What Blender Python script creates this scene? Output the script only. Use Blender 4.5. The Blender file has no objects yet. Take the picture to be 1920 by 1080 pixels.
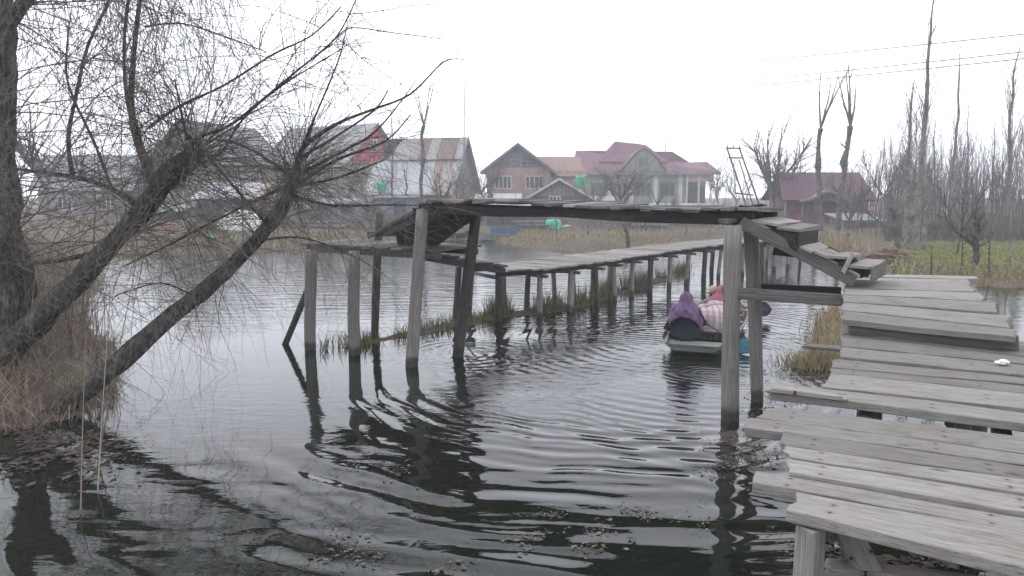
import bpy, bmesh, math, random
from mathutils import Vector, Matrix, noise as mnoise
V = Vector
random.seed(11)
R = random.random
U = random.uniform
scene = bpy.context.scene
COL = scene.collection

# ------------------------------------------------------------------ camera model
CAM_H, F = 2.5, 1400.0
PITCH = math.atan(180.0 / F)
FW = V((0, math.cos(PITCH), -math.sin(PITCH)))
UP = V((0, math.sin(PITCH), math.cos(PITCH)))
EYE = V((0, 0, CAM_H))
def ray(px, py): return FW + V((1, 0, 0)) * ((px - 960) / F) + UP * ((540 - py) / F)
def W(px, py, z=0.0):                    # ground point under a measured place of the survey picture
    d = ray(px, py); return EYE + d * ((z - CAM_H) / d.z)
def D(px, py, Y):                        # point at distance Y
    d = ray(px, py); return EYE + d * (Y / d.y)

cam_d = bpy.data.cameras.new('camera'); cam = bpy.data.objects.new('camera', cam_d); COL.objects.link(cam)
cam.location = EYE; cam.rotation_euler = (math.radians(90) - PITCH, 0, 0)
cam_d.sensor_width = 36; cam_d.lens = 36 * F / 1920; cam_d.clip_start = 0.05; cam_d.clip_end = 2000
scene.camera = cam

# ------------------------------------------------------------------ node helpers
class NT:
    def __init__(s, name):
        s.mat = bpy.data.materials.new(name); s.mat.use_nodes = True
        s.t = s.mat.node_tree; s.n = s.t.nodes; s.l = s.t.links
        s.bsdf = s.n['Principled BSDF']
    def new(s, ty, **kw):
        nd = s.n.new(ty)
        for k, v in kw.items(): setattr(nd, k, v)
        return nd
    def put(s, sock, v):
        if isinstance(v, bpy.types.NodeSocket): s.l.new(v, sock)
        else: sock.default_value = v
    def m(s, op, a, b=None, c=None, clamp=False):
        nd = s.new('ShaderNodeMath', operation=op); nd.use_clamp = clamp
        for i, v in enumerate((a, b, c)):
            if v is not None: s.put(nd.inputs[i], v)
        return nd.outputs[0]
    def vm(s, op, a, b=None, scale=None):
        nd = s.new('ShaderNodeVectorMath', operation=op)
        s.put(nd.inputs[0], a)
        if b is not None: s.put(nd.inputs[1], b)
        if scale is not None: s.put(nd.inputs['Scale'], scale)
        return nd.outputs['Value'] if op in ('LENGTH', 'DISTANCE') else nd.outputs[0]
    def noise(s, vec, scale, detail=4, rough=0.55, dist=0.0):
        nd = s.new('ShaderNodeTexNoise'); s.put(nd.inputs['Vector'], vec)
        nd.inputs['Scale'].default_value = scale; nd.inputs['Detail'].default_value = detail
        nd.inputs['Roughness'].default_value = rough; nd.inputs['Distortion'].default_value = dist
        return nd.outputs[0]
    def ramp(s, fac, stops):
        nd = s.new('ShaderNodeValToRGB'); s.put(nd.inputs[0], fac); cr = nd.color_ramp
        while len(cr.elements) < len(stops): cr.elements.new(0.5)
        for e, (p, c) in zip(cr.elements, stops):
            e.position = p; e.color = (c[0], c[1], c[2], 1) if not isinstance(c, (int, float)) else (c, c, c, 1)
        return nd.outputs[0]
    def mix(s, fac, a, b, mode='MIX'):
        nd = s.new('ShaderNodeMix', data_type='RGBA', blend_type=mode)
        s.put(nd.inputs[0], fac)
        for i, v in ((6, a), (7, b)):
            if isinstance(v, tuple) and len(v) == 3: v = v + (1,)
            s.put(nd.inputs[i], v)
        return nd.outputs[2]
    def sstep(s, v, a, b):
        nd = s.new('ShaderNodeMapRange', interpolation_type='SMOOTHSTEP'); s.put(nd.inputs[0], v)
        nd.inputs[1].default_value = a; nd.inputs[2].default_value = b
        return nd.outputs[0]
    def objc(s, spread=37.0):            # object coordinates with a random shift per object
        tc = s.new('ShaderNodeTexCoord'); oi = s.new('ShaderNodeObjectInfo')
        return s.vm('ADD', tc.outputs['Object'], s.vm('SCALE', (1.0, 0.7, 1.3), scale=s.m('MULTIPLY', oi.outputs['Random'], spread)))
    def scl(s, vec, sc): return s.vm('MULTIPLY', vec, sc)
    def rnd(s): return s.new('ShaderNodeObjectInfo').outputs['Random']
    def bump(s, h, strength=0.5, dist=0.01):
        nd = s.new('ShaderNodeBump'); s.put(nd.inputs['Height'], h)
        nd.inputs['Strength'].default_value = strength; nd.inputs['Distance'].default_value = dist
        s.l.new(nd.outputs[0], s.bsdf.inputs['Normal'])
    def out(s, col, rough=0.85, spec=0.25):
        if isinstance(col, tuple) and len(col) == 3: col = col + (1,)
        s.put(s.bsdf.inputs['Base Color'], col); s.put(s.bsdf.inputs['Roughness'], rough)
        s.bsdf.inputs['Specular IOR Level'].default_value = spec
        return s.mat

def wood_mat(name, dark, mid, light, wet=False, vary=0.35, green=0.0):
    t = NT(name); c = t.objc()
    g = t.noise(t.scl(c, (1.0, 26.0, 26.0)), 2.2, 6, 0.65, 0.4)
    f = t.noise(t.scl(c, (3.0, 150.0, 150.0)), 1.5, 3, 0.6)
    b = t.noise(t.scl(c, (1.2, 2.6, 2.6)), 1.7, 4, 0.6, 0.5)
    col = t.ramp(g, [(0.25, dark), (0.48, mid), (0.72, light)])
    col = t.mix(t.m('MULTIPLY', t.sstep(f, 0.62, 0.36), 0.45), col, dark)
    stain = t.mix(0.5, mid, (0.15, 0.125, 0.10))
    col = t.mix(t.m('MULTIPLY', t.sstep(b, 0.52, 0.74), 0.55), col, stain)
    kn = t.new('ShaderNodeTexVoronoi'); t.put(kn.inputs['Vector'], t.scl(c, (1.6, 5.0, 5.0))); kn.inputs['Scale'].default_value = 1.3
    col = t.mix(t.m('MULTIPLY', t.sstep(kn.outputs['Distance'], 0.13, 0.04), 0.7), col, (0.06, 0.05, 0.042))
    if green:
        gn = t.noise(c, 3.0, 5, 0.7)
        col = t.mix(t.m('MULTIPLY', t.sstep(gn, 0.5, 0.7), green), col, (0.12, 0.13, 0.075))
    k = t.m('ADD', t.m('MULTIPLY', t.rnd(), vary), 1.0 - vary * 0.5)
    col = t.mix(1.0, col, t.vm('SCALE', (1, 1, 1), scale=k), 'MULTIPLY')
    if wet:
        z = t.new('ShaderNodeSeparateXYZ'); geo = t.new('ShaderNodeNewGeometry'); t.put(z.inputs[0], geo.outputs['Position'])
        wn = t.m('ADD', z.outputs[2], t.m('MULTIPLY', t.noise(geo.outputs['Position'], 5.0, 3), -0.16))
        wm = t.sstep(wn, 0.10, 0.0)
        col = t.mix(t.m('MULTIPLY', wm, 0.8), col, (0.022, 0.02, 0.016))
    h = t.m('ADD', t.m('MULTIPLY', g, 0.8), t.m('MULTIPLY', f, 0.5))
    t.bump(h, 0.8, 0.006)
    return t.out(col, 0.85, 0.2)

def plain_mat(name, c0, c1, scale=3.0, rough=0.85, stretch=(1, 1, 1), spec=0.2, bump=0.0, per=0.0, obj=True):
    t = NT(name); c = t.scl(t.objc(), stretch)
    n = t.noise(c, scale, 5, 0.62)
    col = t.mix(t.sstep(n, 0.3, 0.7), c0, c1)
    if 'plaster' in name or 'brick' in name or 'boards' in name or 'timber' in name:
        st = t.noise(t.scl(t.objc(), (1.6, 1.6, 0.35)), 1.3, 6, 0.7, 0.5)
        col = t.mix(t.m('MULTIPLY', t.sstep(st, 0.5, 0.7), 0.55), col, tuple(q * 0.42 for q in c0))
    if per:
        col = t.mix(1.0, col, t.vm('SCALE', (1, 1, 1), scale=t.m('ADD', t.m('MULTIPLY', t.rnd(), per), 1 - per / 2)), 'MULTIPLY')
    if bump: t.bump(n, bump, 0.02)
    return t.out(col, rough, spec)

def blade_mat(name, cols, scale=2.0):     # plant blades: colour changes from clump to clump and blade to blade
    t = NT(name); geo = t.new('ShaderNodeNewGeometry')
    n = t.noise(geo.outputs['Position'], scale, 4, 0.7)
    r = geo.outputs['Random Per Island']
    v = t.m('ADD', t.m('MULTIPLY', n, 0.55), t.m('MULTIPLY', r, 0.45))
    col = t.ramp(v, [(0.22 + 0.56 * i / max(1, len(cols) - 1), c) for i, c in enumerate(cols)])
    return t.out(col, 0.85, 0.15)

def metal_roof(name, c0, c1, rust=0.0, rc=(0.22, 0.13, 0.09), ribs=9.0, axis=0):
    t = NT(name); tc = t.new('ShaderNodeTexCoord'); o = tc.outputs['Object']
    sp = t.new('ShaderNodeSeparateXYZ'); t.put(sp.inputs[0], o)
    x = sp.outputs[axis]
    sheet = t.m('FLOOR', t.m('DIVIDE', x, 0.8))
    wn = t.new('ShaderNodeTexWhiteNoise', noise_dimensions='1D'); t.put(wn.inputs['W'], sheet)
    n = t.noise(t.scl(o, (1.0, 0.35, 0.35)), 1.4, 5, 0.6)
    col = t.mix(t.m('ADD', t.m('MULTIPLY', wn.outputs[0], 0.6), t.m('MULTIPLY', n, 0.4)), c0, c1)
    if rust:
        m = t.sstep(t.m('ADD', t.m('MULTIPLY', wn.outputs[0], 0.5), t.m('MULTIPLY', n, 0.6)), 0.75 - rust * 0.6, 0.95 - rust * 0.55)
        col = t.mix(m, col, rc)
    rib = t.m('ABSOLUTE', t.m('SINE', t.m('MULTIPLY', x, ribs)))
    t.bump(rib, 0.6, 0.04)
    return t.out(col, 0.6, 0.35)

M = {}
def deck_mat():
    t = NT('weathered_deck_wood'); c = t.objc(); tc = t.new('ShaderNodeTexCoord'); o = tc.outputs['Object']
    g = t.noise(t.scl(c, (1.6, 22.0, 22.0)), 3.2, 6, 0.62, 0.7)
    f = t.noise(t.scl(c, (5.0, 120.0, 120.0)), 2.0, 4, 0.65)
    b = t.noise(t.scl(c, (1.5, 2.4, 2.4)), 2.0, 5, 0.62, 0.6)
    sp = t.noise(t.scl(c, (1.0, 1.6, 1.6)), 26.0, 3, 0.6)
    col = t.ramp(g, [(0.28, (0.175, 0.162, 0.147)), (0.5, (0.242, 0.227, 0.210)), (0.74, (0.312, 0.296, 0.277))])
    col = t.mix(t.m('MULTIPLY', t.sstep(f, 0.56, 0.34), 0.5), col, (0.12, 0.11, 0.10))
    crack = t.noise(t.scl(c, (0.9, 30.0, 30.0)), 1.9, 3, 0.5, 0.3)
    col = t.mix(t.m('MULTIPLY', t.sstep(t.m('ABSOLUTE', t.m('SUBTRACT', crack, 0.5)), 0.012, 0.003), t.m('MULTIPLY', t.sstep(b, 0.42, 0.55), 0.8)), col, (0.04, 0.036, 0.032))
    col = t.mix(t.m('MULTIPLY', t.sstep(b, 0.5, 0.72), 0.6), col, (0.17, 0.145, 0.118))
    col = t.mix(t.m('MULTIPLY', t.sstep(sp, 0.62, 0.72), 0.35), col, (0.13, 0.12, 0.11))
    dm = t.noise(t.scl(c, (0.8, 1.0, 1.0)), 1.1, 6, 0.7, 1.2)
    col = t.mix(t.m('MULTIPLY', t.sstep(dm, 0.55, 0.68), 0.5), col, (0.10, 0.092, 0.078))
    kn = t.new('ShaderNodeTexVoronoi'); t.put(kn.inputs['Vector'], t.scl(c, (1.5, 4.0, 4.0))); kn.inputs['Scale'].default_value = 1.6
    col = t.mix(t.m('MULTIPLY', t.sstep(kn.outputs['Distance'], 0.12, 0.03), 0.75), col, (0.055, 0.046, 0.038))
    s3 = t.new('ShaderNodeSeparateXYZ'); t.put(s3.inputs[0], o)
    dx = t.m('SUBTRACT', t.m('ABSOLUTE', t.m('SUBTRACT', s3.outputs[0], 0.46)), 0.33); dy = t.m('SUBTRACT', t.m('ABSOLUTE', s3.outputs[1]), 0.038)
    nd = t.m('SQRT', t.m('ADD', t.m('MULTIPLY', dx, dx), t.m('MULTIPLY', dy, dy)))
    col = t.mix(t.m('MULTIPLY', t.sstep(nd, 0.024, 0.004), 0.45), col, (0.10, 0.065, 0.045))
    col = t.mix(t.sstep(nd, 0.0065, 0.0045), col, (0.02, 0.016, 0.014))
    k = t.m('ADD', t.m('MULTIPLY', t.rnd(), 0.50), 0.70)
    col = t.mix(1.0, col, t.vm('SCALE', (1, 1, 1), scale=k), 'MULTIPLY')
    t.bump(t.m('ADD', t.m('MULTIPLY', g, 0.7), t.m('MULTIPLY', f, 0.6)), 0.9, 0.006)
    return t.out(col, 0.85, 0.2)
M['deck'] = deck_mat()
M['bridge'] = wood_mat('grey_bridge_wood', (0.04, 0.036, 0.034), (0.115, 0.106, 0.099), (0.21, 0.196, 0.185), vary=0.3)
M['darkwood'] = wood_mat('dark_grey_wood', (0.011, 0.0105, 0.011), (0.026, 0.0245, 0.0245), (0.058, 0.054, 0.052), vary=0.3)  # same grain as the bridge wood in a much darker tone
M['post'] = wood_mat('weathered_post_wood', (0.085, 0.078, 0.072), (0.22, 0.205, 0.19), (0.345, 0.326, 0.304), wet=True, vary=0.25, green=0.12)
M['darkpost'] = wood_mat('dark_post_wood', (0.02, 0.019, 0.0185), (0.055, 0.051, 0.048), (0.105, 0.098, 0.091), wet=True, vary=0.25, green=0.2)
M['bark'] = None
def bark(name, c0, c1, c2, sc=1.0):
    t = NT(name); geo = t.new('ShaderNodeNewGeometry')
    n = t.noise(t.scl(geo.outputs['Position'], (1, 1, 0.5)), 9.0 * sc, 6, 0.7, 0.6)
    v = t.new('ShaderNodeTexVoronoi'); t.put(v.inputs['Vector'], t.scl(geo.outputs['Position'], (1, 1, 0.35))); v.inputs['Scale'].default_value = 26 * sc
    b = t.noise(geo.outputs['Position'], 1.1, 3, 0.6)
    col = t.ramp(t.m('ADD', t.m('MULTIPLY', n, 0.75), t.m('MULTIPLY', v.outputs['Distance'], 0.3)), [(0.3, c0), (0.52, c1), (0.75, c2)])
    col = t.mix(t.m('MULTIPLY', t.sstep(b, 0.5, 0.68), 0.35), col, (0.10, 0.11, 0.075))
    t.bump(t.m('ADD', n, t.m('MULTIPLY', v.outputs['Distance'], 1.4)), 1.0, 0.06)
    return t.out(col, 0.9, 0.15)
M['bark'] = bark('willow_bark', (0.02, 0.0175, 0.0155), (0.072, 0.065, 0.058), (0.20, 0.182, 0.163))  # pale stop puts the top-lit brightness of the limbs into the bark colour
M['twig'] = bark('willow_twig', (0.06, 0.051, 0.045), (0.125, 0.108, 0.094), (0.21, 0.184, 0.158), 0.2)
M['palebark'] = bark('poplar_bark', (0.10, 0.092, 0.085), (0.19, 0.175, 0.16), (0.30, 0.28, 0.26), 0.5)
M['greybark'] = bark('grey_bark', (0.05, 0.045, 0.042), (0.11, 0.10, 0.093), (0.19, 0.175, 0.165), 0.5)
M['hazytwig'] = bark('thicket_stems', (0.06, 0.052, 0.05), (0.11, 0.098, 0.092), (0.17, 0.15, 0.14), 0.2)

# ------------------------------------------------------------------ mesh helpers
class MB:
    def __init__(s): s.v = []; s.f = []
    def add(s, vs, fs):
        o = len(s.v); s.v.extend([tuple(p) for p in vs]); s.f.extend([tuple(i + o for i in q) for q in fs])
    def box(s, c, sx, sy, sz, rz=0.0, mat=None):
        m = Matrix.Translation(V(c)) @ Matrix.Rotation(rz, 4, 'Z') if mat is None else mat
        vs = [m @ V((sx * a / 2, sy * b / 2, sz * d / 2)) for a in (-1, 1) for b in (-1, 1) for d in (-1, 1)]
        s.add(vs, [(0, 1, 3, 2), (4, 6, 7, 5), (0, 4, 5, 1), (2, 3, 7, 6), (0, 2, 6, 4), (1, 5, 7, 3)])
    def prism(s, poly, axis_vec):           # closed prism over a list of 3-D points
        n = len(poly); a = V(axis_vec)
        vs = [V(p) for p in poly] + [V(p) + a for p in poly]
        s.add(vs, [tuple(range(n))[::-1], tuple(range(n, 2 * n))] + [(i, (i + 1) % n, n + (i + 1) % n, n + i) for i in range(n)])
    def tube(s, path, rad, n=5, cap=True, wob=0.0):
        path = [V(p) for p in path]; k = len(path)
        if isinstance(rad, (int, float)): rad = [rad] * k
        t0 = (path[1] - path[0]).normalized()
        u = t0.orthogonal().normalized(); rings = []; o = len(s.v)
        for i, p in enumerate(path):
            t = (path[min(i + 1, k - 1)] - path[max(i - 1, 0)])
            t = t.normalized() if t.length > 1e-9 else t0
            u = (u - t * u.dot(t))
            u = u.normalized() if u.length > 1e-6 else t.orthogonal().normalized()
            w = t.cross(u)
            for j in range(n):
                a = 2 * math.pi * j / n; rr = rad[i] * (1 + (U(-wob, wob) if wob else 0))
                q = p + (u * math.cos(a) + w * math.sin(a)) * rr
                s.v.append((q.x, q.y, q.z))
        for i in range(k - 1):
            for j in range(n):
                a = o + i * n + j; b = o + i * n + (j + 1) % n
                s.f.append((a, b, b + n, a + n))
        if cap:
            s.f.append(tuple(o + j for j in range(n))[::-1]); s.f.append(tuple(o + (k - 1) * n + j for j in range(n)))
    def blade(s, base, d, L, w, bend, side):
        d = V(d).normalized(); side = V(side).normalized(); p = V(base); o = len(s.v)
        q = p + d * L * 0.5 + V(bend) * 0.25; e = p + d * L + V(bend)
        for pt, ww in ((p, w), (q, w * 0.8)):
            s.v.append(tuple(pt - side * ww)); s.v.append(tuple(pt + side * ww))
        s.v.append(tuple(e)); s.f.append((o, o + 1, o + 3, o + 2)); s.f.append((o + 2, o + 3, o + 4))
    def loft(s, rings, closed=True, cap=True):
        n = len(rings[0]); o = len(s.v)
        for r in rings: s.v.extend([tuple(p) for p in r])
        for i in range(len(rings) - 1):
            for j in range(n if closed else n - 1):
                a = o + i * n + j; b = o + i * n + (j + 1) % n
                s.f.append((a, b, b + n, a + n))
        if cap:
            s.f.append(tuple(o + j for j in range(n))[::-1]); s.f.append(tuple(o + (len(rings) - 1) * n + j for j in range(n)))

def world_loc(o):
    p = V((0, 0, 0))
    m = Matrix.Identity(4)
    while o is not None:
        m = o.matrix_basis @ m; o = o.parent
    return m
def obj(name, mb, mat, parent=None, loc=None, smooth=False, world=True, matrix=None):
    """one mesh object; world=True: coordinates are world ones and are moved into the parent's / own frame"""
    me = bpy.data.meshes.new(name)
    if parent is not None and world and matrix is None:
        inv = world_loc(parent).inverted(); vs = [inv @ V(p) for p in mb.v]
    elif loc is not None and world:
        l = V(loc); vs = [V(p) - l for p in mb.v]
    else: vs = mb.v
    me.from_pydata([tuple(p) for p in vs], [], mb.f); me.validate(); me.update()
    bm = bmesh.new(); bm.from_mesh(me); bmesh.ops.recalc_face_normals(bm, faces=bm.faces); bm.to_mesh(me); bm.free()
    if smooth: me.shade_smooth()
    if mat is not None: me.materials.append(mat)
    o = bpy.data.objects.new(name, me); COL.objects.link(o)
    if parent is not None:
        o.parent = parent
        if matrix is not None: o.matrix_basis = world_loc(parent).inverted() @ matrix
    elif matrix is not None: o.matrix_basis = matrix
    elif loc is not None: o.location = loc
    return o
def tag(o, label=None, cat=None, group=None, kind=None):
    if label: o['label'] = label
    if cat: o['category'] = cat
    if group: o['group'] = group
    if kind: o['kind'] = kind
    return o
def thing(name, label, cat, loc=(0, 0, 0), rz=0.0, group=None):
    o = bpy.data.objects.new(name, None); COL.objects.link(o); o.location = loc; o.rotation_euler = (0, 0, rz)
    o.empty_display_size = 0.1
    o.matrix_basis = Matrix.Translation(V(loc)) @ Matrix.Rotation(rz, 4, 'Z')
    return tag(o, label, cat, group)
def frame(p0, p1, up=(0, 0, 1)):
    x = (V(p1) - V(p0)).normalized(); u = V(up)
    if abs(x.dot(u)) > 0.95: u = V((0, 1, 0)) if abs(x.y) < 0.9 else V((1, 0, 0))
    y = u.cross(x).normalized(); z = x.cross(y)
    m = Matrix((x, y, z)).transposed().to_4x4(); m.translation = V(p0); return m

def board(name, p0, p1, w, h, mat, parent, up=(0, 0, 1), rag=0.02, bow=0.0, wtap=1.0, segs=None, label=None):
    """sawn board from p0 to p1 (centre line), local X along its length; edges slightly uneven, ends ragged"""
    m = frame(p0, p1, up); L = (V(p1) - V(p0)).length
    n = segs or max(3, int(L / 0.22)); mb = MB(); rings = []
    ph = U(0, 50)
    e0 = [U(-rag, rag) for _ in range(4)]; e1 = [U(-rag, rag) for _ in range(4)]
    for i in range(n + 1):
        t = i / n; x = L * t; ww = w * (1 + (wtap - 1) * t) / 2
        dz = bow * math.sin(math.pi * t) + 0.006 * mnoise.noise(V((x * 1.5 + ph, 0, 0)))
        ed = [0.012 * mnoise.noise(V((x * 2.2, ph + k * 9, 0))) for k in range(2)]
        cs = [(-ww + ed[0], -h / 2), (ww + ed[1], -h / 2), (ww + ed[1], h / 2), (-ww + ed[0], h / 2)]
        ring = []
        for k, (a, b) in enumerate(cs):
            xx = x + (e0[k] if i == 0 else e1[k] if i == n else 0)
            ring.append((xx, a, b + dz))
        rings.append(ring)
    mb.loft(rings)
    o = obj(name, mb, mat, parent, matrix=m, world=False)
    bv = o.modifiers.new('edge', 'BEVEL'); bv.width = min(0.006, h * 0.15); bv.segments = 1; bv.limit_method = 'ANGLE'
    if label: o['label'] = label
    return o
def plank4(name, nl, nr, fl, fr, h, mat, parent, dz=0.0, gap=0.0):
    """deck plank given by the four corners of its top (near left / right, far left / right)"""
    nl, nr, fl, fr = V(nl), V(nr), V(fl), V(fr)
    if gap: fl = fl + (nl - fl).normalized() * gap; fr = fr + (nr - fr).normalized() * gap
    p0 = (nl + fl) / 2; p1 = (nr + fr) / 2
    m = frame(p0, p1); inv = m.inverted(); L = (p1 - p0).length; n = max(4, int(L / 0.16)); mb = MB(); rings = []; ph = U(0, 90)
    a0, a1, b0, b1 = (inv @ q for q in (nl, nr, fl, fr)); tw = U(-0.006, 0.006)
    rag = [U(-0.02, 0.02) for _ in range(6)]
    for i in range(n + 1):
        t = i / n; A = a0.lerp(a1, t); B = b0.lerp(b1, t); ring = []
        ea = 0.010 * mnoise.noise(V((A.x * 2.4, ph, 0))); eb = 0.010 * mnoise.noise(V((B.x * 2.4, ph + 7, 0)))
        wz = 0.007 * mnoise.noise(V((A.x * 1.1, ph + 3, 0)))
        K = 4
        for k in range(K + 1):
            q = A.lerp(B, k / K); q.y += ea * (1 - k / K) + eb * (k / K)
            q.x += (rag[k] if i in (0, n) else 0)
            ring.append((q.x, q.y, dz + wz + tw * (k / K - 0.5) + 0.004 * mnoise.noise(V((q.x * 5, q.y * 30, ph)))))
        for k in range(K, -1, -1):
            q = V(ring[k]); ring.append((q.x, q.y, q.z - h))
        rings.append(ring)
    mb.loft(rings)
    o = obj(name, mb, mat, parent, matrix=m, world=False)
    bv = o.modifiers.new('edge', 'BEVEL'); bv.width = 0.004; bv.segments = 1; bv.limit_method = 'ANGLE'; bv.angle_limit = math.radians(50)
    return o
def log(name, p0, p1, r0, r1, mat, parent, n=12, wob=0.06, bend=0.0, segs=10):
    m = frame(p0, p1); L = (V(p1) - V(p0)).length; mb = MB(); rings = []; ph = U(0, 99); ba = U(0, 6.28)
    for i in range(segs + 1):
        t = i / segs; r = r0 + (r1 - r0) * t; ring = []
        off = V((0, math.cos(ba), math.sin(ba))) * bend * math.sin(math.pi * t)
        for j in range(n):
            a = 2 * math.pi * j / n
            rr = r * (1 + wob * 2.0 * mnoise.noise(V((t * L * 1.6, math.cos(a) * 0.9 + ph, math.sin(a) * 0.9))))
            ring.append((L * t + (U(-0.015, 0.015) if i == segs else 0), off.y + rr * math.cos(a), off.z + rr * math.sin(a)))
        rings.append(ring)
    mb.loft(rings); return obj(name, mb, mat, parent, matrix=m, world=False, smooth=True)
def sm(a, b, x):
    t = max(0.0, min(1.0, (x - a) / (b - a))); return t * t * (3 - 2 * t)

# ------------------------------------------------------------------ world, light, view
world = bpy.data.worlds.new('World'); scene.world = world; world.use_nodes = True
wn = world.node_tree; bg = wn.nodes['Background']
SUN_EL, SUN_AZ = math.radians(48), math.radians(-55)      # azimuth from +Y towards +X
sky = wn.nodes.new('ShaderNodeTexSky'); sky.sky_type = 'NISHITA'; sky.sun_disc = False
sky.sun_elevation = SUN_EL; sky.sun_rotation = SUN_AZ; sky.dust_density = 4.0; sky.air_density = 1.0; sky.altitude = 1500
hs = wn.nodes.new('ShaderNodeHueSaturation'); hs.inputs['Saturation'].default_value = 0.12
mx = wn.nodes.new('ShaderNodeMix'); mx.data_type = 'RGBA'; mx.inputs[0].default_value = 0.82
mx.inputs[7].default_value = (9.4, 9.7, 10.7, 1)           # overcast: an almost even white deck of cloud
wn.links.new(sky.outputs[0], hs.inputs['Color']); wn.links.new(hs.outputs[0], mx.inputs[6]); wtc = wn.nodes.new('ShaderNodeTexCoord'); wsp = wn.nodes.new('ShaderNodeSeparateXYZ'); wmr = wn.nodes.new('ShaderNodeMapRange')
wmr.interpolation_type = 'SMOOTHSTEP'; wmr.inputs[1].default_value = 0.12; wmr.inputs[2].default_value = 0.48; wmr.inputs[3].default_value = 1.16; wmr.inputs[4].default_value = 0.95
wsc = wn.nodes.new('ShaderNodeVectorMath'); wsc.operation = 'SCALE'     # brighter cloud low down, a little darker overhead
wn.links.new(wtc.outputs['Generated'], wsp.inputs[0]); wn.links.new(wsp.outputs[2], wmr.inputs[0]); wn.links.new(mx.outputs[2], wsc.inputs[0]); wn.links.new(wmr.outputs[0], wsc.inputs['Scale'])
wn.links.new(wsc.outputs[0], bg.inputs['Color'])
bg.inputs['Strength'].default_value = 0.10
sd = bpy.data.lights.new('sun', 'SUN'); sd.energy = 0.7; sd.angle = math.radians(30); sd.color = (1.0, 0.975, 0.95)
so = bpy.data.objects.new('sun', sd); COL.objects.link(so)
sdir = V((math.sin(SUN_AZ) * math.cos(SUN_EL), math.cos(SUN_AZ) * math.cos(SUN_EL), math.sin(SUN_EL)))
so.rotation_euler = (-sdir).to_track_quat('-Z', 'Y').to_euler(); so.location = (-20, 20, 40)
scene.view_settings.view_transform = 'Standard'; scene.view_settings.look = 'None'
scene.view_settings.exposure = 1.0; scene.view_settings.gamma = 1.0
scene.render.engine = 'CYCLES'
scene.cycles.use_denoising = True
try:
    scene.cycles.denoiser = 'OPENIMAGEDENOISE'; scene.cycles.denoising_input_passes = 'RGB_ALBEDO_NORMAL'; scene.cycles.denoising_prefilter = 'ACCURATE'
except Exception: pass
scene.cycles.max_bounces = 8; scene.cycles.diffuse_bounces = 3; scene.cycles.volume_bounces = 3; scene.cycles.glossy_bounces = 3

# ------------------------------------------------------------------ haze
hz = MB(); hz.box((0, 110, 7.0), 560, 330, 18.4)
ho = obj('haze', hz, None, loc=(0, 110, 7.0)); tag(ho, kind='stuff')
hm = bpy.data.materials.new('haze_air'); hm.use_nodes = True; ht = hm.node_tree; ht.nodes.clear()
hv = ht.nodes.new('ShaderNodeVolumePrincipled'); hout = ht.nodes.new('ShaderNodeOutputMaterial')
hv.inputs['Color'].default_value = (0.945, 0.945, 0.985, 1); hv.inputs['Density'].default_value = 0.0025
hv.inputs['Anisotropy'].default_value = 0.2
ht.links.new(hv.outputs[0], hout.inputs['Volume']); ho.data.materials.append(hm)

# ------------------------------------------------------------------ terrain and water
LAND_FAR = [(-270, 27), (-30, 28), (-16, 29.5), (-12, 30.4), (-9.5, 33), (-8, 36), (-5, 38.5), (-2.6, 40), (-1.2, 38), (0, 35), (1.6, 32.4), (3.1, 30.7), (5.2, 31.8), (7, 35),
            (9.2, 38), (12.5, 37), (12.4, 31), (11.2, 25), (9.3, 19.2), (5.1, 10.3), (5.75, 10.2), (10.8, 19.2), (12.0, 19.9), (13.6, 19.5), (17, 18.6), (24, 18.5), (40, 17), (270, 16), (270, 268), (-270, 268)]
LAND_LEFT = [(-270, 3), (-12, 4.5), (-7.0, 6.6), (-5.6, 7.4), (-4.7, 8.0), (-4.9, 8.8), (-5.7, 10.3), (-6.9, 12.5), (-9.2, 16), (-11, 20), (-16.5, 29.5), (-30, 29), (-270, 28)]
def inside(p, poly):
    x, y = p; c = False; n = len(poly)
    for i in range(n):
        x1, y1 = poly[i]; x2, y2 = poly[(i + 1) % n]
        if (y1 > y) != (y2 > y) and x < (x2 - x1) * (y - y1) / (y2 - y1) + x1: c = not c
    return c
def pdist(p, poly):
    b = 1e9; px, py = p; n = len(poly)
    for i in range(n):
        x1, y1 = poly[i]; x2, y2 = poly[(i + 1) % n]; dx, dy = x2 - x1, y2 - y1
        t = max(0, min(1, ((px - x1) * dx + (py - y1) * dy) / (dx * dx + dy * dy)))
        b = min(b, math.hypot(px - x1 - t * dx, py - y1 - t * dy))
    return b
def height(x, y):
    best = -9.0
    for poly, top in ((LAND_FAR, 0.42), (LAND_LEFT, 0.38)):
        d = pdist((x, y), poly); d = d if inside((x, y), poly) else -d
        d += 0.35 * mnoise.noise(V((x * 0.7, y * 0.7, 3)))
        h = -0.75 + 0.75 * sm(-1.4, 0.0, d) + top * sm(0.0, 1.6, d) + (0.35 * sm(4, 14, d) if x < 9 else 0)
        if d > 0: h += 0.06 * mnoise.noise(V((x * 1.3, y * 1.3, 0))) * sm(0, 1.0, d)
        best = max(best, h)
    return best
def ticks(a, b, f0, f1, fine, grow=1.25):
    t = []; x = f0
    while x <= f1: t.append(x); x += fine
    s = fine; x = f0
    while x > a: s *= grow; x -= s; t.append(max(x, a))
    s = fine; x = t[-1] if False else f1
    while x < b: s *= grow; x += s; t.append(min(x, b))
    return sorted(set(round(q, 4) for q in t))
xs = ticks(-270, 270, -18, 20, 0.5); ys = ticks(-40, 268, 5, 44, 0.5)
tb = MB(); nx = len(xs)
for y in ys:
    for x in xs: tb.v.append((x, y, height(x, y)))
for j in range(len(ys) - 1):
    for i in range(nx - 1): tb.f.append((j * nx + i, j * nx + i + 1, (j + 1) * nx + i + 1, (j + 1) * nx + i))
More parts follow.
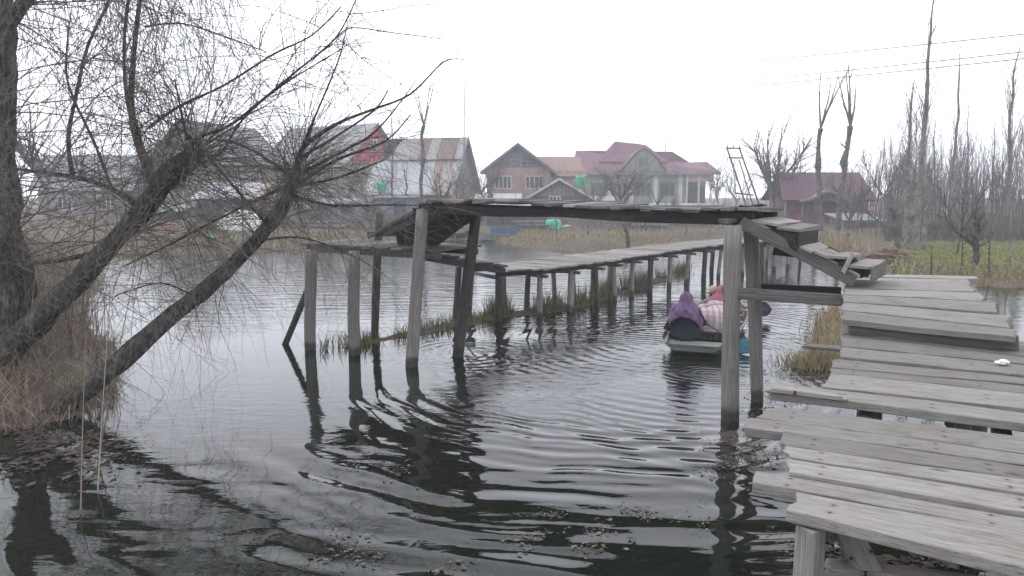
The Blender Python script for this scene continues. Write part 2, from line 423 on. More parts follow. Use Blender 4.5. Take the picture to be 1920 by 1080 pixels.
t = NT('bank_earth'); geo = t.new('ShaderNodeNewGeometry'); P = geo.outputs['Position']
n1 = t.noise(P, 0.55, 6, 0.65); n2 = t.noise(P, 7.0, 5, 0.7); n3 = t.noise(P, 1.7, 4, 0.6)
col = t.ramp(n2, [(0.3, (0.055, 0.045, 0.036)), (0.55, (0.12, 0.10, 0.078)), (0.75, (0.20, 0.17, 0.125))])
col = t.mix(t.sstep(n1, 0.46, 0.62), col, t.ramp(n3, [(0.35, (0.075, 0.082, 0.042)), (0.7, (0.135, 0.118, 0.075))]))
t.bump(n2, 0.7, 0.06); earth = t.out(col, 0.95, 0.1)
tag(obj('ground', tb, earth, smooth=True), kind='structure')

wb = MB(); wb.add([(-268, -38, 0), (268, -38, 0), (268, 266, 0), (-268, 266, 0)], [(0, 1, 2, 3)])
t = NT('lake_water'); geo = t.new('ShaderNodeNewGeometry'); P = geo.outputs['Position']
sp = t.new('ShaderNodeSeparateXYZ'); t.put(sp.inputs[0], P); PX, PY = sp.outputs[0], sp.outputs[1]
warp = t.vm('SCALE', t.vm('SUBTRACT', t.new('ShaderNodeTexNoise').outputs[1], (0.5, 0.5, 0.5)), scale=0.0)
wn_ = t.new('ShaderNodeTexNoise'); t.put(wn_.inputs['Vector'], P); wn_.inputs['Scale'].default_value = 0.55; wn_.inputs['Detail'].default_value = 2
wv = t.vm('SCALE', t.vm('SUBTRACT', wn_.outputs[1], (0.5, 0.5, 0.5)), scale=0.75)
PW = t.vm('MULTIPLY', t.vm('ADD', P, wv), (1, 1, 0))
def rings(cx, cy, lam, amp, r0, r1, r2, r3, chirp=0.0):
    r = t.vm('DISTANCE', PW, (cx, cy, 0.0))
    env = t.m('MULTIPLY', t.sstep(r, r0, r1), t.sstep(r, r3, r2))
    k = 2 * math.pi / lam
    ph = t.m('MULTIPLY', r, k) if not chirp else t.m('MULTIPLY', t.m('SUBTRACT', r, t.m('MULTIPLY', t.m('MULTIPLY', r, r), chirp)), k)
    return t.m('MULTIPLY', t.m('MULTIPLY', t.m('SINE', ph), env), amp)
patch = t.sstep(t.noise(P, 0.45, 2, 0.5), 0.40, 0.60)
patch2 = t.sstep(t.noise(t.scl(P, (0.6, 1, 1)), 0.8, 2, 0.5), 0.42, 0.6)
h = t.m('MULTIPLY', rings(1.35, 10.3, 0.28, 0.0056, 2.0, 3.0, 4.0, 5.0, 0.02), t.m('MULTIPLY', t.m('ADD', t.m('MULTIPLY', patch2, 0.6), 0.4), t.m('MULTIPLY', t.sstep(PY, 10.0, 8.4), t.sstep(PX, -2.4, -0.9))))
calm = t.m('SUBTRACT', 1.0, t.m('MULTIPLY', t.sstep(PX, -0.6, -2.0), t.sstep(PY, 7.2, 8.6)))
nearm = t.sstep(PY, 8.2, 6.2)
h = t.m('ADD', h, t.m('MULTIPLY', t.m('MULTIPLY', rings(1.6, 10.6, 0.46, 0.0066, 3.6, 4.4, 6.2, 9.0, 0.012), nearm), t.m('ADD', t.m('MULTIPLY', patch2, 0.85), 0.15)))
h = t.m('ADD', h, t.m('MULTIPLY', rings(3.2, 12.4, 0.24, 0.0019, 0.9, 1.6, 3.8, 5.4, 0.0), t.m('MULTIPLY', t.sstep(PY, 9.2, 10.4), calm)))
h = t.m('ADD', h, rings(-0.62, 11.5, 0.20, 0.0016, 0.15, 0.3, 0.8, 1.5))
h = t.m('ADD', h, rings(2.75, 10.0, 0.13, 0.0028, 0.0, 0.1, 0.4, 0.9))
h = t.m('ADD', h, t.m('MULTIPLY', rings(1.1, 10.0, 0.175, 0.0022, 2.0, 3.0, 4.6, 6.2, 0.01), t.m('MULTIPLY', patch, t.sstep(PX, -2.6, -1.0))))
h = t.m('ADD', h, t.m('MULTIPLY', rings(3.0, 10.9, 0.21, 0.0022, 1.6, 2.6, 4.6, 6.0, 0.01), t.m('MULTIPLY', t.m('SUBTRACT', 1.0, patch), t.m('MULTIPLY', t.sstep(PX, -2.6, -1.0), t.sstep(PY, 10.0, 8.6)))))
# confused little waves in the wake, a light breeze on the far water, long swells close by
wake = t.m('MULTIPLY', t.sstep(t.vm('DISTANCE', P, (1.1, 10.4, 0.0)), 3.6, 1.4), t.m('ADD', t.m('MULTIPLY', patch2, 0.7), 0.3))
h = t.m('ADD', h, t.m('MULTIPLY', t.m('SUBTRACT', t.noise(t.scl(P, (0.6, 1.0, 1)), 6.5, 4, 0.55), 0.5), t.m('MULTIPLY', wake, 0.014)))
spl = t.sstep(t.vm('DISTANCE', t.scl(P, (0.6, 1, 1)), (1.65, 10.15, 0.0)), 0.55, 0.1)
h = t.m('ADD', h, t.m('MULTIPLY', t.m('SUBTRACT', t.noise(P, 17.0, 3, 0.6), 0.5), t.m('MULTIPLY', spl, 0.018)))
far = t.sstep(PY, 12.0, 19.0)
h = t.m('ADD', h, t.m('MULTIPLY', t.m('SUBTRACT', t.noise(t.scl(P, (0.30, 1.5, 1)), 2.6, 3, 0.5), 0.5), t.m('ADD', t.m('MULTIPLY', far, 0.017), 0.0020)))
h = t.m('ADD', h, t.m('MULTIPLY', t.m('SUBTRACT', t.noise(t.scl(P, (0.5, 1.0, 1)), 8.5, 3, 0.55, 0.3), 0.5), t.m('MULTIPLY', t.m('MULTIPLY', t.m('ADD', t.m('MULTIPLY', patch, 0.8), 0.25), t.m('ADD', t.m('MULTIPLY', t.sstep(PY, 6.0, 8.6), 0.62), 0.38)), 0.0050)))
h = t.m('ADD', h, t.m('MULTIPLY', t.m('SUBTRACT', t.noise(t.scl(P, (0.40, 1.0, 1)), 1.7, 2, 0.4, 0.6), 0.5), t.m('MULTIPLY', t.sstep(PY, 8.5, 6.0), 0.014)))
bn = t.new('ShaderNodeBump'); t.put(bn.inputs['Height'], h); bn.inputs['Strength'].default_value = 1.0; bn.inputs['Distance'].default_value = 1.0
t.l.new(bn.outputs[0], t.bsdf.inputs['Normal'])
shal = t.m('MULTIPLY', t.sstep(t.vm('DISTANCE', t.scl(P, (1, 0.8, 1)), (2.35, 5.9, 0.0)), 1.0, 0.3), t.sstep(t.noise(P, 2.5, 5, 0.65), 0.40, 0.6))
wcol = t.mix(t.m('MULTIPLY', shal, 0.6), (0.0085, 0.0110, 0.0070), (0.10, 0.085, 0.075))
water_mat = t.out(wcol, 0.025, 0.5); t.bsdf.inputs['IOR'].default_value = 1.37
tag(obj('water', wb, water_mat), kind='structure')

# ------------------------------------------------------------------ plant growth helpers
def rvec(): return V((random.gauss(0, 1), random.gauss(0, 1), random.gauss(0, 1))).normalized()
def shoot(mb, p, d, L, r, droop=0.0, wig=0.12, segs=6, n=3, kids=0, klen=0.4, kang=0.6, depth=1, rend=0.35, up=0.0):
    p = V(p); d = V(d).normalized(); path = [p.copy()]; dirs = [d.copy()]; s = L / segs
    for i in range(segs):
        d = (d + rvec() * wig + V((0, 0, -droop + up)) * ((i + 1) / segs)).normalized()
        p = p + d * s; path.append(p.copy()); dirs.append(d.copy())
    mb.tube(path, [r + (r * rend - r) * i / segs for i in range(segs + 1)], n, cap=False)
    if kids and depth > 0:
        for k in range(kids):
            i = random.randint(max(1, segs // 4), segs); sd = dirs[i]
            side = sd.cross(rvec()).normalized()
            nd = (sd * math.cos(kang) + side * math.sin(kang)).normalized()
            shoot(mb, path[i], nd, L * klen * U(0.5, 1.2), max(r * 0.55 * (1 - 0.5 * i / segs), 0.0014), droop, wig * 1.2, max(3, segs - 2), 3, max(0, kids - 1) if depth > 1 else 0, klen, kang, depth - 1, rend, up)
    return path
def smooth_path(pts, k=4):          # Catmull-Rom
    P = [V(p) for p in pts]; out = []
    for i in range(len(P) - 1):
        a, b, c, d = P[max(i - 1, 0)], P[i], P[i + 1], P[min(i + 2, len(P) - 1)]
        for j in range(k):
            t_ = j / k
            out.append(0.5 * ((2 * b) + (c - a) * t_ + (2 * a - 5 * b + 4 * c - d) * t_ ** 2 + (3 * b - a - 3 * c + d) * t_ ** 3))
    out.append(P[-1]); return out
def blades(mb, n, place, hmin, hmax, w, lean=0.35, bend=0.4):
    for _ in range(n):
        p = place()
        if p is None: continue
        a = U(0, 6.283); L = U(hmin, hmax); q = V((math.cos(a), math.sin(a), 0))
        mb.blade(p, V((U(-lean, lean), U(-lean, lean), 1)), L, w * U(0.6, 1.3), q * L * U(0, bend) - V((0, 0, L * U(0, bend) * 0.4)), V((math.cos(a + 1.2), math.sin(a + 1.2), 0)))

# ------------------------------------------------------------------ near left: willows
def limb(px_pts, k=4, sc=0.58):
    pts = [D(a, b, y) for a, b, y, r in px_pts]; rad = [r * sc * y / F for a, b, y, r in px_pts]
    sp_ = smooth_path(pts, k); rr = []
    for i in range(len(sp_)):
        t_ = i / k; j = min(int(t_), len(rad) - 2); rr.append(rad[j] + (rad[j + 1] - rad[j]) * (t_ - j))
    return sp_, rr
def knobby(mb, path, rad, n=10, amp=0.16):
    rings = []
    k = len(path); u = None
    for i, p in enumerate(path):
        tt = (path[min(i + 1, k - 1)] - path[max(i - 1, 0)]).normalized()
        u = tt.orthogonal().normalized() if u is None else (u - tt * u.dot(tt)).normalized()
        w_ = tt.cross(u); ring = []
        for j in range(n):
            a = 2 * math.pi * j / n; q = p + (u * math.cos(a) + w_ * math.sin(a)) * rad[i]
            q2 = p + (u * math.cos(a) + w_ * math.sin(a)) * rad[i] * (1 + amp * mnoise.noise(q * 4.5) * 2 + amp * mnoise.noise(q * 13))
            ring.append(q2)
        rings.append(ring)
    mb.loft(rings)

def crown_from(mb, path, rad, n, L, spread, bias, droop=0.02, t0=0.2, r=0.006, kids=4, wig=0.13, klen=0.4, up=0.0):
    for _ in range(n):
        i = random.randint(int(len(path) * t0), len(path) - 1); p = path[i]
        d = (V(bias) + rvec() * spread); d.y *= 0.7
        shoot(mb, p + d.normalized() * rad[i] * 0.6, d, U(*L), r * U(0.6, 1.25), droop, wig, 8, 3, kids, klen, U(0.35, 0.8), 1, 0.35, up)

wt = thing('willow_tree', 'large bare willow with an upright trunk and a knobby leaning limb over the reeds', 'tree', D(-30, 740, 9.4))
pa, ra = limb([(-70, 800, 9.3, 78), (-20, 690, 9.3, 58), (22, 560, 9.4, 40), (8, 420, 9.4, 38), (-2, 250, 9.5, 34), (6, 100, 9.6, 30), (-4, -60, 9.7, 26), (-30, -330, 9.8, 20)], sc=0.8)
m_ = MB(); knobby(m_, pa, ra, 14); obj('trunk', m_, M['bark'], wt, smooth=True)
limbs = [
    [(-60, 730, 9.25, 50), (20, 650, 9.2, 44), (95, 578, 9.1, 36), (200, 470, 8.9, 29), (275, 385, 8.7, 27), (318, 330, 8.6, 34), (352, 300, 8.5, 36), (372, 284, 8.5, 20)],
    [(296, 372, 8.7, 20), (280, 320, 8.7, 18), (258, 262, 8.7, 15), (246, 200, 8.7, 12), (252, 90, 8.8, 9), (266, -30, 8.9, 8), (290, -200, 9, 5)],
    [(258, 262, 8.7, 10), (236, 170, 8.6, 7), (234, 60, 8.6, 6), (250, -60, 8.7, 5)],
    [(272, 395, 8.8, 13), (205, 352, 8.9, 10), (130, 330, 9.0, 8), (40, 318, 9.2, 6), (-30, 300, 9.3, 5)],
    [(136, 330, 9.0, 9), (128, 260, 9.0, 7), (145, 170, 9.0, 6.5), (165, 85, 9.0, 6), (205, 0, 9.1, 5), (230, -80, 9.2, 4)],
    [(208, 350, 8.9, 6), (178, 270, 8.8, 5), (138, 185, 8.8, 4.5), (124, 130, 8.8, 4), (130, 40, 8.9, 3)],
    [(205, 468, 8.9, 11), (110, 488, 9.0, 9), (30, 496, 9.1, 7), (-20, 490, 9.2, 6)],
    [(278, 240, 8.7, 6), (335, 200, 8.6, 5), (420, 160, 8.5, 4.2), (512, 102, 8.4, 3.6), (585, 66, 8.4, 3), (640, 12, 8.4, 2)],
    [(355, 285, 8.5, 8), (372, 258, 8.4, 6), (430, 235, 8.3, 5), (500, 180, 8.2, 4), (560, 130, 8.1, 3.6), (630, 70, 8.0, 3), (672, -10, 8.0, 2)],
    [(632, 70, 8.0, 2.6), (660, 52, 8.0, 2.2), (740, 62, 8.0, 1.8), (838, 74, 8.0, 1.0)],
    [(375, 290, 8.5, 7), (412, 288, 8.4, 5), (450, 230, 8.3, 4), (500, 182, 8.2, 3), (560, 140, 8.2, 2.4), (640, 92, 8.1, 1.6)],
    [(352, 262, 8.5, 6), (342, 220, 8.4, 4), (330, 160, 8.4, 3), (327, 148, 8.4, 2)],
    [(60, 560, 9.3, 24), (48, 480, 9.3, 18), (20, 420, 9.3, 14), (14, 330, 9.4, 10), (20, 230, 9.4, 7)],
    [(6, 60, 9.6, 26), (90, -60, 9.3, 20), (190, -170, 9.0, 15), (300, -290, 8.7, 11), (420, -420, 8.4, 7)],
    [(0, -60, 9.7, 24), (60, -220, 9.5, 18), (90, -380, 9.3, 13), (160, -560, 9.0, 8)],
    [(-10, -150, 9.7, 20), (-70, -300, 9.2, 15), (-120, -460, 8.8, 9)],
    [(190, -170, 9.0, 11), (330, -180, 8.6, 8), (470, -230, 8.3, 5)],
    [(270, 50, 8.8, 3.4), (340, 44, 8.7, 3), (420, 68, 8.6, 2.6), (500, 98, 8.5, 1.8)],
]
lp = []
for k, L_ in enumerate(limbs):
    p_, r_ = limb(L_, sc=0.62 if k == 0 else 0.5); lp.append((p_, r_)); m_ = MB(); knobby(m_, p_, r_, 12 if k == 0 else 7, 0.2 if k == 0 else 0.1)
    o_ = obj('limb', m_, M['bark'], wt, smooth=True)
    if k == 0: o_['label'] = 'thick leaning limb with a knobby cut head'
m_ = MB()
crown_from(m_, pa, ra, 90, (1.2, 2.8), 0.7, (0.7, -0.1, 0.35), 0.10, 0.35, 0.009, 6)
crown_from(m_, *lp[0], 38, (1.0, 2.6), 0.95, (0.35, -0.1, 0.6), 0.09, 0.36, 0.007, 7, 0.2)
crown_from(m_, *lp[0], 90, (0.8, 2.1), 0.8, (0.5, -0.3, -0.05), 0.14, 0.2, 0.007, 5)
for k, n_ in ((1, 60), (2, 30), (3, 40), (4, 36), (5, 24), (6, 24), (7, 16), (8, 18), (10, 10), (11, 8), (12, 30), (17, 12)):
    crown_from(m_, *lp[k], int(n_ * 1.5), (0.6, 1.7), 0.85, (0.3, 0, 0.3), 0.08, 0.1, 0.0056, 6, 0.16)
for k, n_ in ((7, 14), (8, 16), (9, 7), (10, 12)):
    crown_from(m_, *lp[k], n_, (0.25, 0.9), 0.6, (0.7, 0, 0.1), 0.10, 0.35, 0.0026, 3, 0.22)
for k in (13, 14, 15, 16): crown_from(m_, *lp[k], 60, (0.8, 2.0), 0.9, (0.15, 0, 0.3), 0.12, 0.1, 0.0085, 7, 0.18)
for _ in range(230):                # weeping strands hanging from boughs above the picture
    x_ = random.gauss(230, 170); p = D(x_, U(-260, 40), U(7.6, 10.6))
    shoot(m_, p, (U(-0.3, 0.5), U(-0.2, 0.2), -1), U(0.8, 2.2), 0.0042, 0.06, 0.18, 10, 3, 6, 0.3, 0.5)
crown_from(m_, *lp[0], 60, (1.2, 2.6), 0.7, (0.2, -0.5, 0.7), 0.34, 0.35, 0.0055, 5, 0.15)
crown_from(m_, *lp[3], 26, (0.8, 1.6), 0.7, (0.1, -0.5, 0.4), 0.34, 0.2, 0.0045, 5, 0.15)
obj('crown', m_, M['twig'], wt)
print('willow twigs', len(m_.f))

w2 = thing('leaning_willow', 'bare willow trunk leaning out over the water, a spray of shoots at its top', 'tree', D(50, 830, 8.2))
pc, rc_ = limb([(-30, 880, 8.0, 40), (50, 815, 8.1, 36), (200, 700, 8.4, 32), (300, 612, 8.7, 29), (400, 530, 9.0, 26), (470, 462, 9.3, 24), (525, 395, 9.4, 22), (552, 340, 9.45, 20), (558, 318, 9.5, 12)], sc=0.56)
m_ = MB(); knobby(m_, pc, rc_, 14, 0.14); obj('trunk', m_, M['bark'], w2, smooth=True)
limbs2 = [
    [(552, 335, 9.45, 12), (563, 285, 9.4, 10), (590, 258, 9.3, 9), (640, 228, 9.2, 6), (700, 205, 9.1, 4.5), (770, 176, 9.0, 3.5), (832, 116, 9.0, 2.4), (872, 112, 9.0, 1)],
    [(565, 280, 9.4, 7), (590, 220, 9.3, 4.5), (620, 150, 9.2, 3.5), (640, 95, 9.2, 2.6), (652, 40, 9.1, 1.6)],
    [(556, 300, 9.4, 7), (620, 262, 9.3, 4.5), (700, 208, 9.2, 3.4), (728, 168, 9.2, 2)],
    [(556, 330, 9.4, 7), (640, 285, 9.2, 5), (700, 250, 9.0, 3.6), (752, 190, 9.0, 2.2), (780, 150, 9, 1.2)],
    [(560, 345, 9.4, 8), (630, 300, 9.1, 5), (720, 266, 8.9, 3.6), (770, 215, 8.8, 2)],
    [(548, 350, 9.4, 7), (630, 334, 9.0, 4.5), (720, 300, 8.8, 3)],
    [(545, 365, 9.4, 7), (620, 385, 9.0, 4.5), (740, 384, 8.7, 3), (840, 388, 8.6, 1.2)],
    [(545, 330, 9.4, 7), (470, 280, 9.2, 5), (400, 262, 9.0, 4), (330, 275, 8.8, 2)],
    [(500, 420, 9.35, 6), (430, 340, 8.9, 5), (350, 250, 8.6, 4), (250, 200, 8.4, 2)],
    [(478, 452, 9.3, 5), (560, 445, 8.9, 4), (640, 470, 8.6, 3), (700, 500, 8.5, 1.5)],
    [(545, 345, 9.4, 8), (440, 395, 9.0, 5), (330, 452, 8.7, 4), (230, 500, 8.4, 2.5)],
    [(420, 515, 9.1, 4), (370, 552, 8.7, 3.5), (300, 530, 8.4, 2.6), (215, 555, 8.2, 1.5)],
]
l2 = []
for L_ in limbs2:
    p_, r_ = limb(L_, sc=0.5); l2.append((p_, r_)); m_ = MB(); knobby(m_, p_, r_, 6, 0.08); obj('limb', m_, M['bark'], w2, smooth=True)
m_ = MB()
crown_from(m_, *(pc, rc_), 18, (1.0, 2.4), 0.75, (0.75, -0.3, 0.5), 0.10, 0.70, 0.0065, 6, 0.17)
crown_from(m_, *(pc, rc_), 44, (0.9, 2.1), 0.8, (0.7, -0.4, 0.0), 0.15, 0.60, 0.006, 6, 0.18)
crown_from(m_, *(pc, rc_), 52, (1.0, 2.4), 0.8, (-0.7, -0.3, 0.1), 0.12, 0.55, 0.006, 7, 0.18)
crown_from(m_, *(pc, rc_), 44, (0.5, 1.3), 0.8, (-0.2, -0.5, 0.1), 0.15, 0.25, 0.005, 4)
for k, n_ in ((0, 10), (1, 8), (2, 8), (3, 10), (4, 9), (5, 10), (6, 14), (7, 16), (8, 20), (9, 12), (10, 20), (11, 8)):
    crown_from(m_, *l2[k], int(n_ * 1.4), (0.3, 1.2), 0.75, (0.25, -0.1, 0.05), 0.09, 0.15, 0.0045, 5, 0.17)
for _ in range(46):                 # thin drooping strands in front of the water
    i = random.randint(int(len(l2[9][0]) * 0.1), len(l2[9][0]) - 1)
    src = random.choice([l2[9][0], l2[10][0], l2[6][0], l2[11][0]]); p = random.choice(src)
    shoot(m_, p, (U(-0.4, 0.7), -0.2, -0.35), U(0.7, 1.6), 0.0032, 0.22, 0.12, 9, 3, 3, 0.3, 0.5)
crown_from(m_, *(pc, rc_), 46, (1.2, 2.4), 0.6, (0.45, -0.5, 0.75), 0.34, 0.72, 0.0055, 5, 0.14)
obj('crown', m_, M['twig'], w2)
print('leaning twigs', len(m_.f))

# ------------------------------------------------------------------ reeds, dead leaves and grass
M['reed'] = blade_mat('dry_reed', [(0.085, 0.058, 0.045), (0.165, 0.118, 0.09), (0.245, 0.195, 0.15), (0.33, 0.285, 0.23)], 0.9)
M['straw'] = blade_mat('dry_grass', [(0.13, 0.10, 0.06), (0.25, 0.20, 0.115), (0.37, 0.31, 0.19)], 1.5)
M['greengrass'] = blade_mat('rank_grass', [(0.055, 0.062, 0.026), (0.12, 0.122, 0.05), (0.22, 0.19, 0.10)], 2.0)
M['meadow'] = blade_mat('meadow_grass', [(0.125, 0.15, 0.04), (0.20, 0.23, 0.068), (0.28, 0.28, 0.12)], 0.8)
M['weed'] = blade_mat('floating_weed', [(0.045, 0.036, 0.031), (0.11, 0.092, 0.082), (0.20, 0.172, 0.158)], 3.0)
M['leaf'] = blade_mat('dead_leaves', [(0.022, 0.018, 0.015), (0.05, 0.039, 0.031), (0.095, 0.077, 0.063)], 3.0)
m_ = MB()
def left_spot():
    for _ in range(40):
        y = 8.6 + 11.5 * R() ** 0.8; x = -0.36 * y - 1.2 - U(0.0, 6.5) * (0.6 + y / 22)
        d = pdist((x, y), LAND_LEFT)
        if inside((x, y), LAND_LEFT) and R() < sm(0.0, 1.6, d) and mnoise.noise(V((x * 0.8, y * 0.8, 2))) > U(-0.7, 0.2): return V((x, y, max(0.0, height(x, y)) - 0.03))
    return None
for hmin_, hmax_, n_ in ((0.9, 1.8, 1300), (0.4, 1.1, 900)): blades(m_, n_, left_spot, hmin_, hmax_, 0.0065, 0.2, 0.3)
def reed_bed():
    for _ in range(60):
        y = U(10.2, 17.5); x = -y * U(0.50, 0.74)
        d = pdist((x, y), LAND_LEFT)
        if inside((x, y), LAND_LEFT) and d < 4.2 and R() < sm(-0.3, 2.6, d) and mnoise.noise(V((x * 1.1, y * 1.1, 8))) > U(-0.6, 0.3): return V((x, y, max(0.0, height(x, y)) - 0.03))
    return None
blades(m_, 1500, reed_bed, 1.0, 1.85, 0.007, 0.2, 0.3)
blades(m_, 1500, reed_bed, 0.5, 1.2, 0.006, 0.35, 0.5)
def left_edge():
    for _ in range(40):
        y = U(7.2, 12.5); x = -0.42 * y - U(-0.6, 3.0)
        d = pdist((x, y), LAND_LEFT); d = d if inside((x, y), LAND_LEFT) else -d
        if -0.12 < d < 1.3 and mnoise.noise(V((x * 1.5, y * 1.5, 5))) > U(-0.5, 0.35): return V((x, y, max(0.0, height(x, y)) - 0.02))
    return None
blades(m_, 1900, left_edge, 0.2, 0.62, 0.0055, 0.7, 1.0)
tag(obj('dry_reeds', m_, M['reed']), kind='stuff')
m_ = MB()
for a in ((150, 940, 150, 620, 5.6), (182, 900, 196, 560, 6.0), (172, 720, 250, 470, 6.6)):
    p0 = D(a[0], a[1], a[4]); p1 = D(a[2], a[3], a[4] + 0.4); p0.z = min(p0.z, 0.02)
    m_.tube(smooth_path([p0, p0.lerp(p1, 0.5) + V((0.02, 0, 0)), p1 + V((0.05, 0, 0))], 4), [0.006, 0.0055, 0.005, 0.0045, 0.004, 0.0035, 0.003, 0.0025, 0.002], 5)
tag(obj('reed_stalks', m_, M['reed']), kind='stuff')

def mat_of_leaves(name, mb, spots, n, size, zmax=0.02):
    for (px, py, rx, ry, cnt) in spots:
        for _ in range(cnt):
            p = W(px + random.gauss(0, rx), py + random.gauss(0, ry)); a = U(0, 6.28); s = size * (0.4 + 1.5 * R() ** 3)
            if mnoise.noise(V((p.x * 3.1, p.y * 3.1, 4.2))) < -0.08: continue
            x = V((math.cos(a), math.sin(a), U(-0.2, 0.2))) * s; y = V((-math.sin(a), math.cos(a), U(-0.2, 0.2))) * s * U(0.3, 0.7); p.z = U(0.004, zmax)
            mb.add([p - x, p - y, p + x, p + y], [(0, 1, 2, 3)])
m_ = MB()
mat_of_leaves('w', m_, [(1170, 962, 30, 8, 170), (1030, 966, 16, 5, 70), (1210, 968, 22, 6, 90), (1290, 985, 26, 12, 90), (960, 1002, 38, 7, 160), (985, 1025, 14, 10, 50),
                        (1100, 1030, 18, 7, 80), (1195, 1020, 16, 8, 60), (1125, 996, 14, 6, 50), (1270, 1025, 14, 7, 50), (1060, 990, 8, 4, 20), (700, 870, 44, 12, 150), (750, 885, 16, 7, 60),
                        (640, 1030, 36, 26, 150), (720, 1050, 14, 9, 60), (840, 1060, 30, 14, 90), (960, 1075, 20, 6, 40), (1330, 965, 22, 14, 70), (1470, 1000, 16, 14, 50),
                        (1400, 845, 46, 24, 900), (1350, 870, 34, 16, 500), (1480, 740, 50, 30, 900), (1500, 700, 46, 22, 800), (1440, 720, 24, 26, 300), (1455, 690, 30, 30, 200), (1540, 640, 30, 18, 120), (1430, 780, 40, 16, 200)], 0.013, 0.015)
tag(obj('floating_weed', m_, M['weed']), kind='stuff')
m_ = MB()
mat_of_leaves('l', m_, [(90, 850, 80, 22, 800), (50, 825, 60, 18, 500), (170, 830, 45, 14, 260), (120, 885, 60, 18, 200), (1640, 1040, 60, 26, 420), (1740, 1050, 60, 20, 300), (1560, 1000, 40, 20, 120)], 0, 0.035, 0.03)
tag(obj('dead_leaves', m_, M['leaf']), kind='stuff')

# low mud ridges with grass
def ridge(name, pts, wid, hgt):
    path = smooth_path(pts, 8); mb = MB(); rr = []
    n = len(path)
    for i, p in enumerate(path):
        tt = (path[min(i + 1, n - 1)] - path[max(0, i - 1)]).normalized(); s = V((-tt.y, tt.x, 0)); e = min(1, 6 * i / n, 6 * (n - 1 - i) / n) ** 0.5
        k = (0.75 + 0.5 * mnoise.noise(p * 1.7))
        ring = []
        for j in range(7):
            u = j / 3 - 1
            ring.append((p.x + s.x * u * wid * e * k, p.y + s.y * u * wid * e * k, -0.06 + (hgt + 0.06) * e * (1 - u * u) + 0.02 * mnoise.noise(V((p.x * 6, p.y * 6, u)))))
        rr.append(ring)
    mb.loft(rr, closed=False, cap=False)
    tag(obj(name, mb, earth, smooth=True), kind='structure'); return path
rg = [W(*q) for q in ((622, 657), (700, 640), (820, 616), (880, 604), (945, 592), (1010, 585), (1060, 578), (1120, 562), (1190, 540), (1250, 520), (1300, 505))]
pr = ridge('mud_ridge', rg, 0.40, 0.06)
m_ = MB()
def on_path(path, wid, gate=0.0):
    def f():
        for _ in range(20):
            i = random.randint(0, len(path) - 2); p = path[i].lerp(path[i + 1], R()) + V((random.gauss(0, wid), random.gauss(0, wid), 0)); p.z = 0.0
            if mnoise.noise(V((p.x * 1.6, p.y * 1.6, 7))) > gate: return p
        return None
    return f
blades(m_, 2600, on_path(pr, 0.16, -0.12), 0.10, 0.34, 0.006, 0.45, 0.6)
blades(m_, 1500, on_path(pr[len(pr) // 3:], 0.14, 0.08), 0.3, 0.62, 0.006, 0.25, 0.35)
tag(obj('bank_grass', m_, M['greengrass']), kind='stuff')
isl = [W(*q) for q in ((1508, 688), (1540, 682), (1560, 650), (1560, 620), (1572, 585))]
pi_ = ridge('grassy_mound', isl, 0.30, 0.10)
m_ = MB(); blades(m_, 2600, on_path(pi_, 0.17, -0.5), 0.10, 0.36, 0.005, 0.5, 0.6)
blades(m_, 260, lambda: W(1552 + random.gauss(0, 13), 606 + random.gauss(0, 12)), 0.16, 0.32, 0.005, 0.5, 0.6)
tag(obj('tawny_grass', m_, M['straw']), kind='stuff')
# banks beyond: straw at the edges, meadow at the right, rough grass at the far side
m_ = MB(); m2 = MB(); m3 = MB()
def edge_spot(x0, x1, y0, y1, dmin, dmax, gate=-9):
    def f():
        for _ in range(60):
            x, y = U(x0, x1), U(y0, y1)
            if not inside((x, y), LAND_FAR): continue
            d = pdist((x, y), LAND_FAR)
            if dmin <= d <= dmax and mnoise.noise(V((x * 0.5, y * 0.5, 1))) > gate: return V((x, y, height(x, y) - 0.02))
        return None
    return f
blades(m_, 2600, edge_spot(12, 26, 15, 23, 0, 1.1), 0.10, 0.32, 0.010, 0.5, 0.6)
blades(m_, 900, edge_spot(10, 16, 20, 32, 0, 1.4), 0.15, 0.5, 0.012, 0.5, 0.6)
blades(m_, 1500, edge_spot(-2, 14, 30, 45, 0, 2.0, -0.2), 0.12, 0.35, 0.016, 0.5, 0.6)
blades(m_, 1500, edge_spot(-30, 0, 28, 46, 0, 2.5, -0.2), 0.2, 0.5, 0.018, 0.5, 0.6)
blades(m_, 900, lambda: (lambda p: V((p.x, p.y, height(p.x, p.y))))(W(1545 + random.gauss(0, 26), 468 + random.gauss(0, 8), 0.3)), 0.3, 0.8, 0.016, 0.4, 0.5)
tag(obj('dry_bank_grass', m_, M['straw']), kind='stuff')
def mead():
    for _ in range(40):
        y = U(18.5, 31); x = y * U(0.51, 0.80)
        if inside((x, y), LAND_FAR) and pdist((x, y), LAND_FAR) > 0.7: return V((x, y, height(x, y) - 0.02))
    return None
blades(m2, 18000, mead, 0.05, 0.13, 0.018, 0.8, 0.6)
blades(m2, 700, edge_spot(-20, 14, 34, 46, 1.0, 4, 0.1), 0.10, 0.3, 0.025, 0.6, 0.6)
tag(obj('meadow_grass', m2, M['meadow']), kind='stuff')

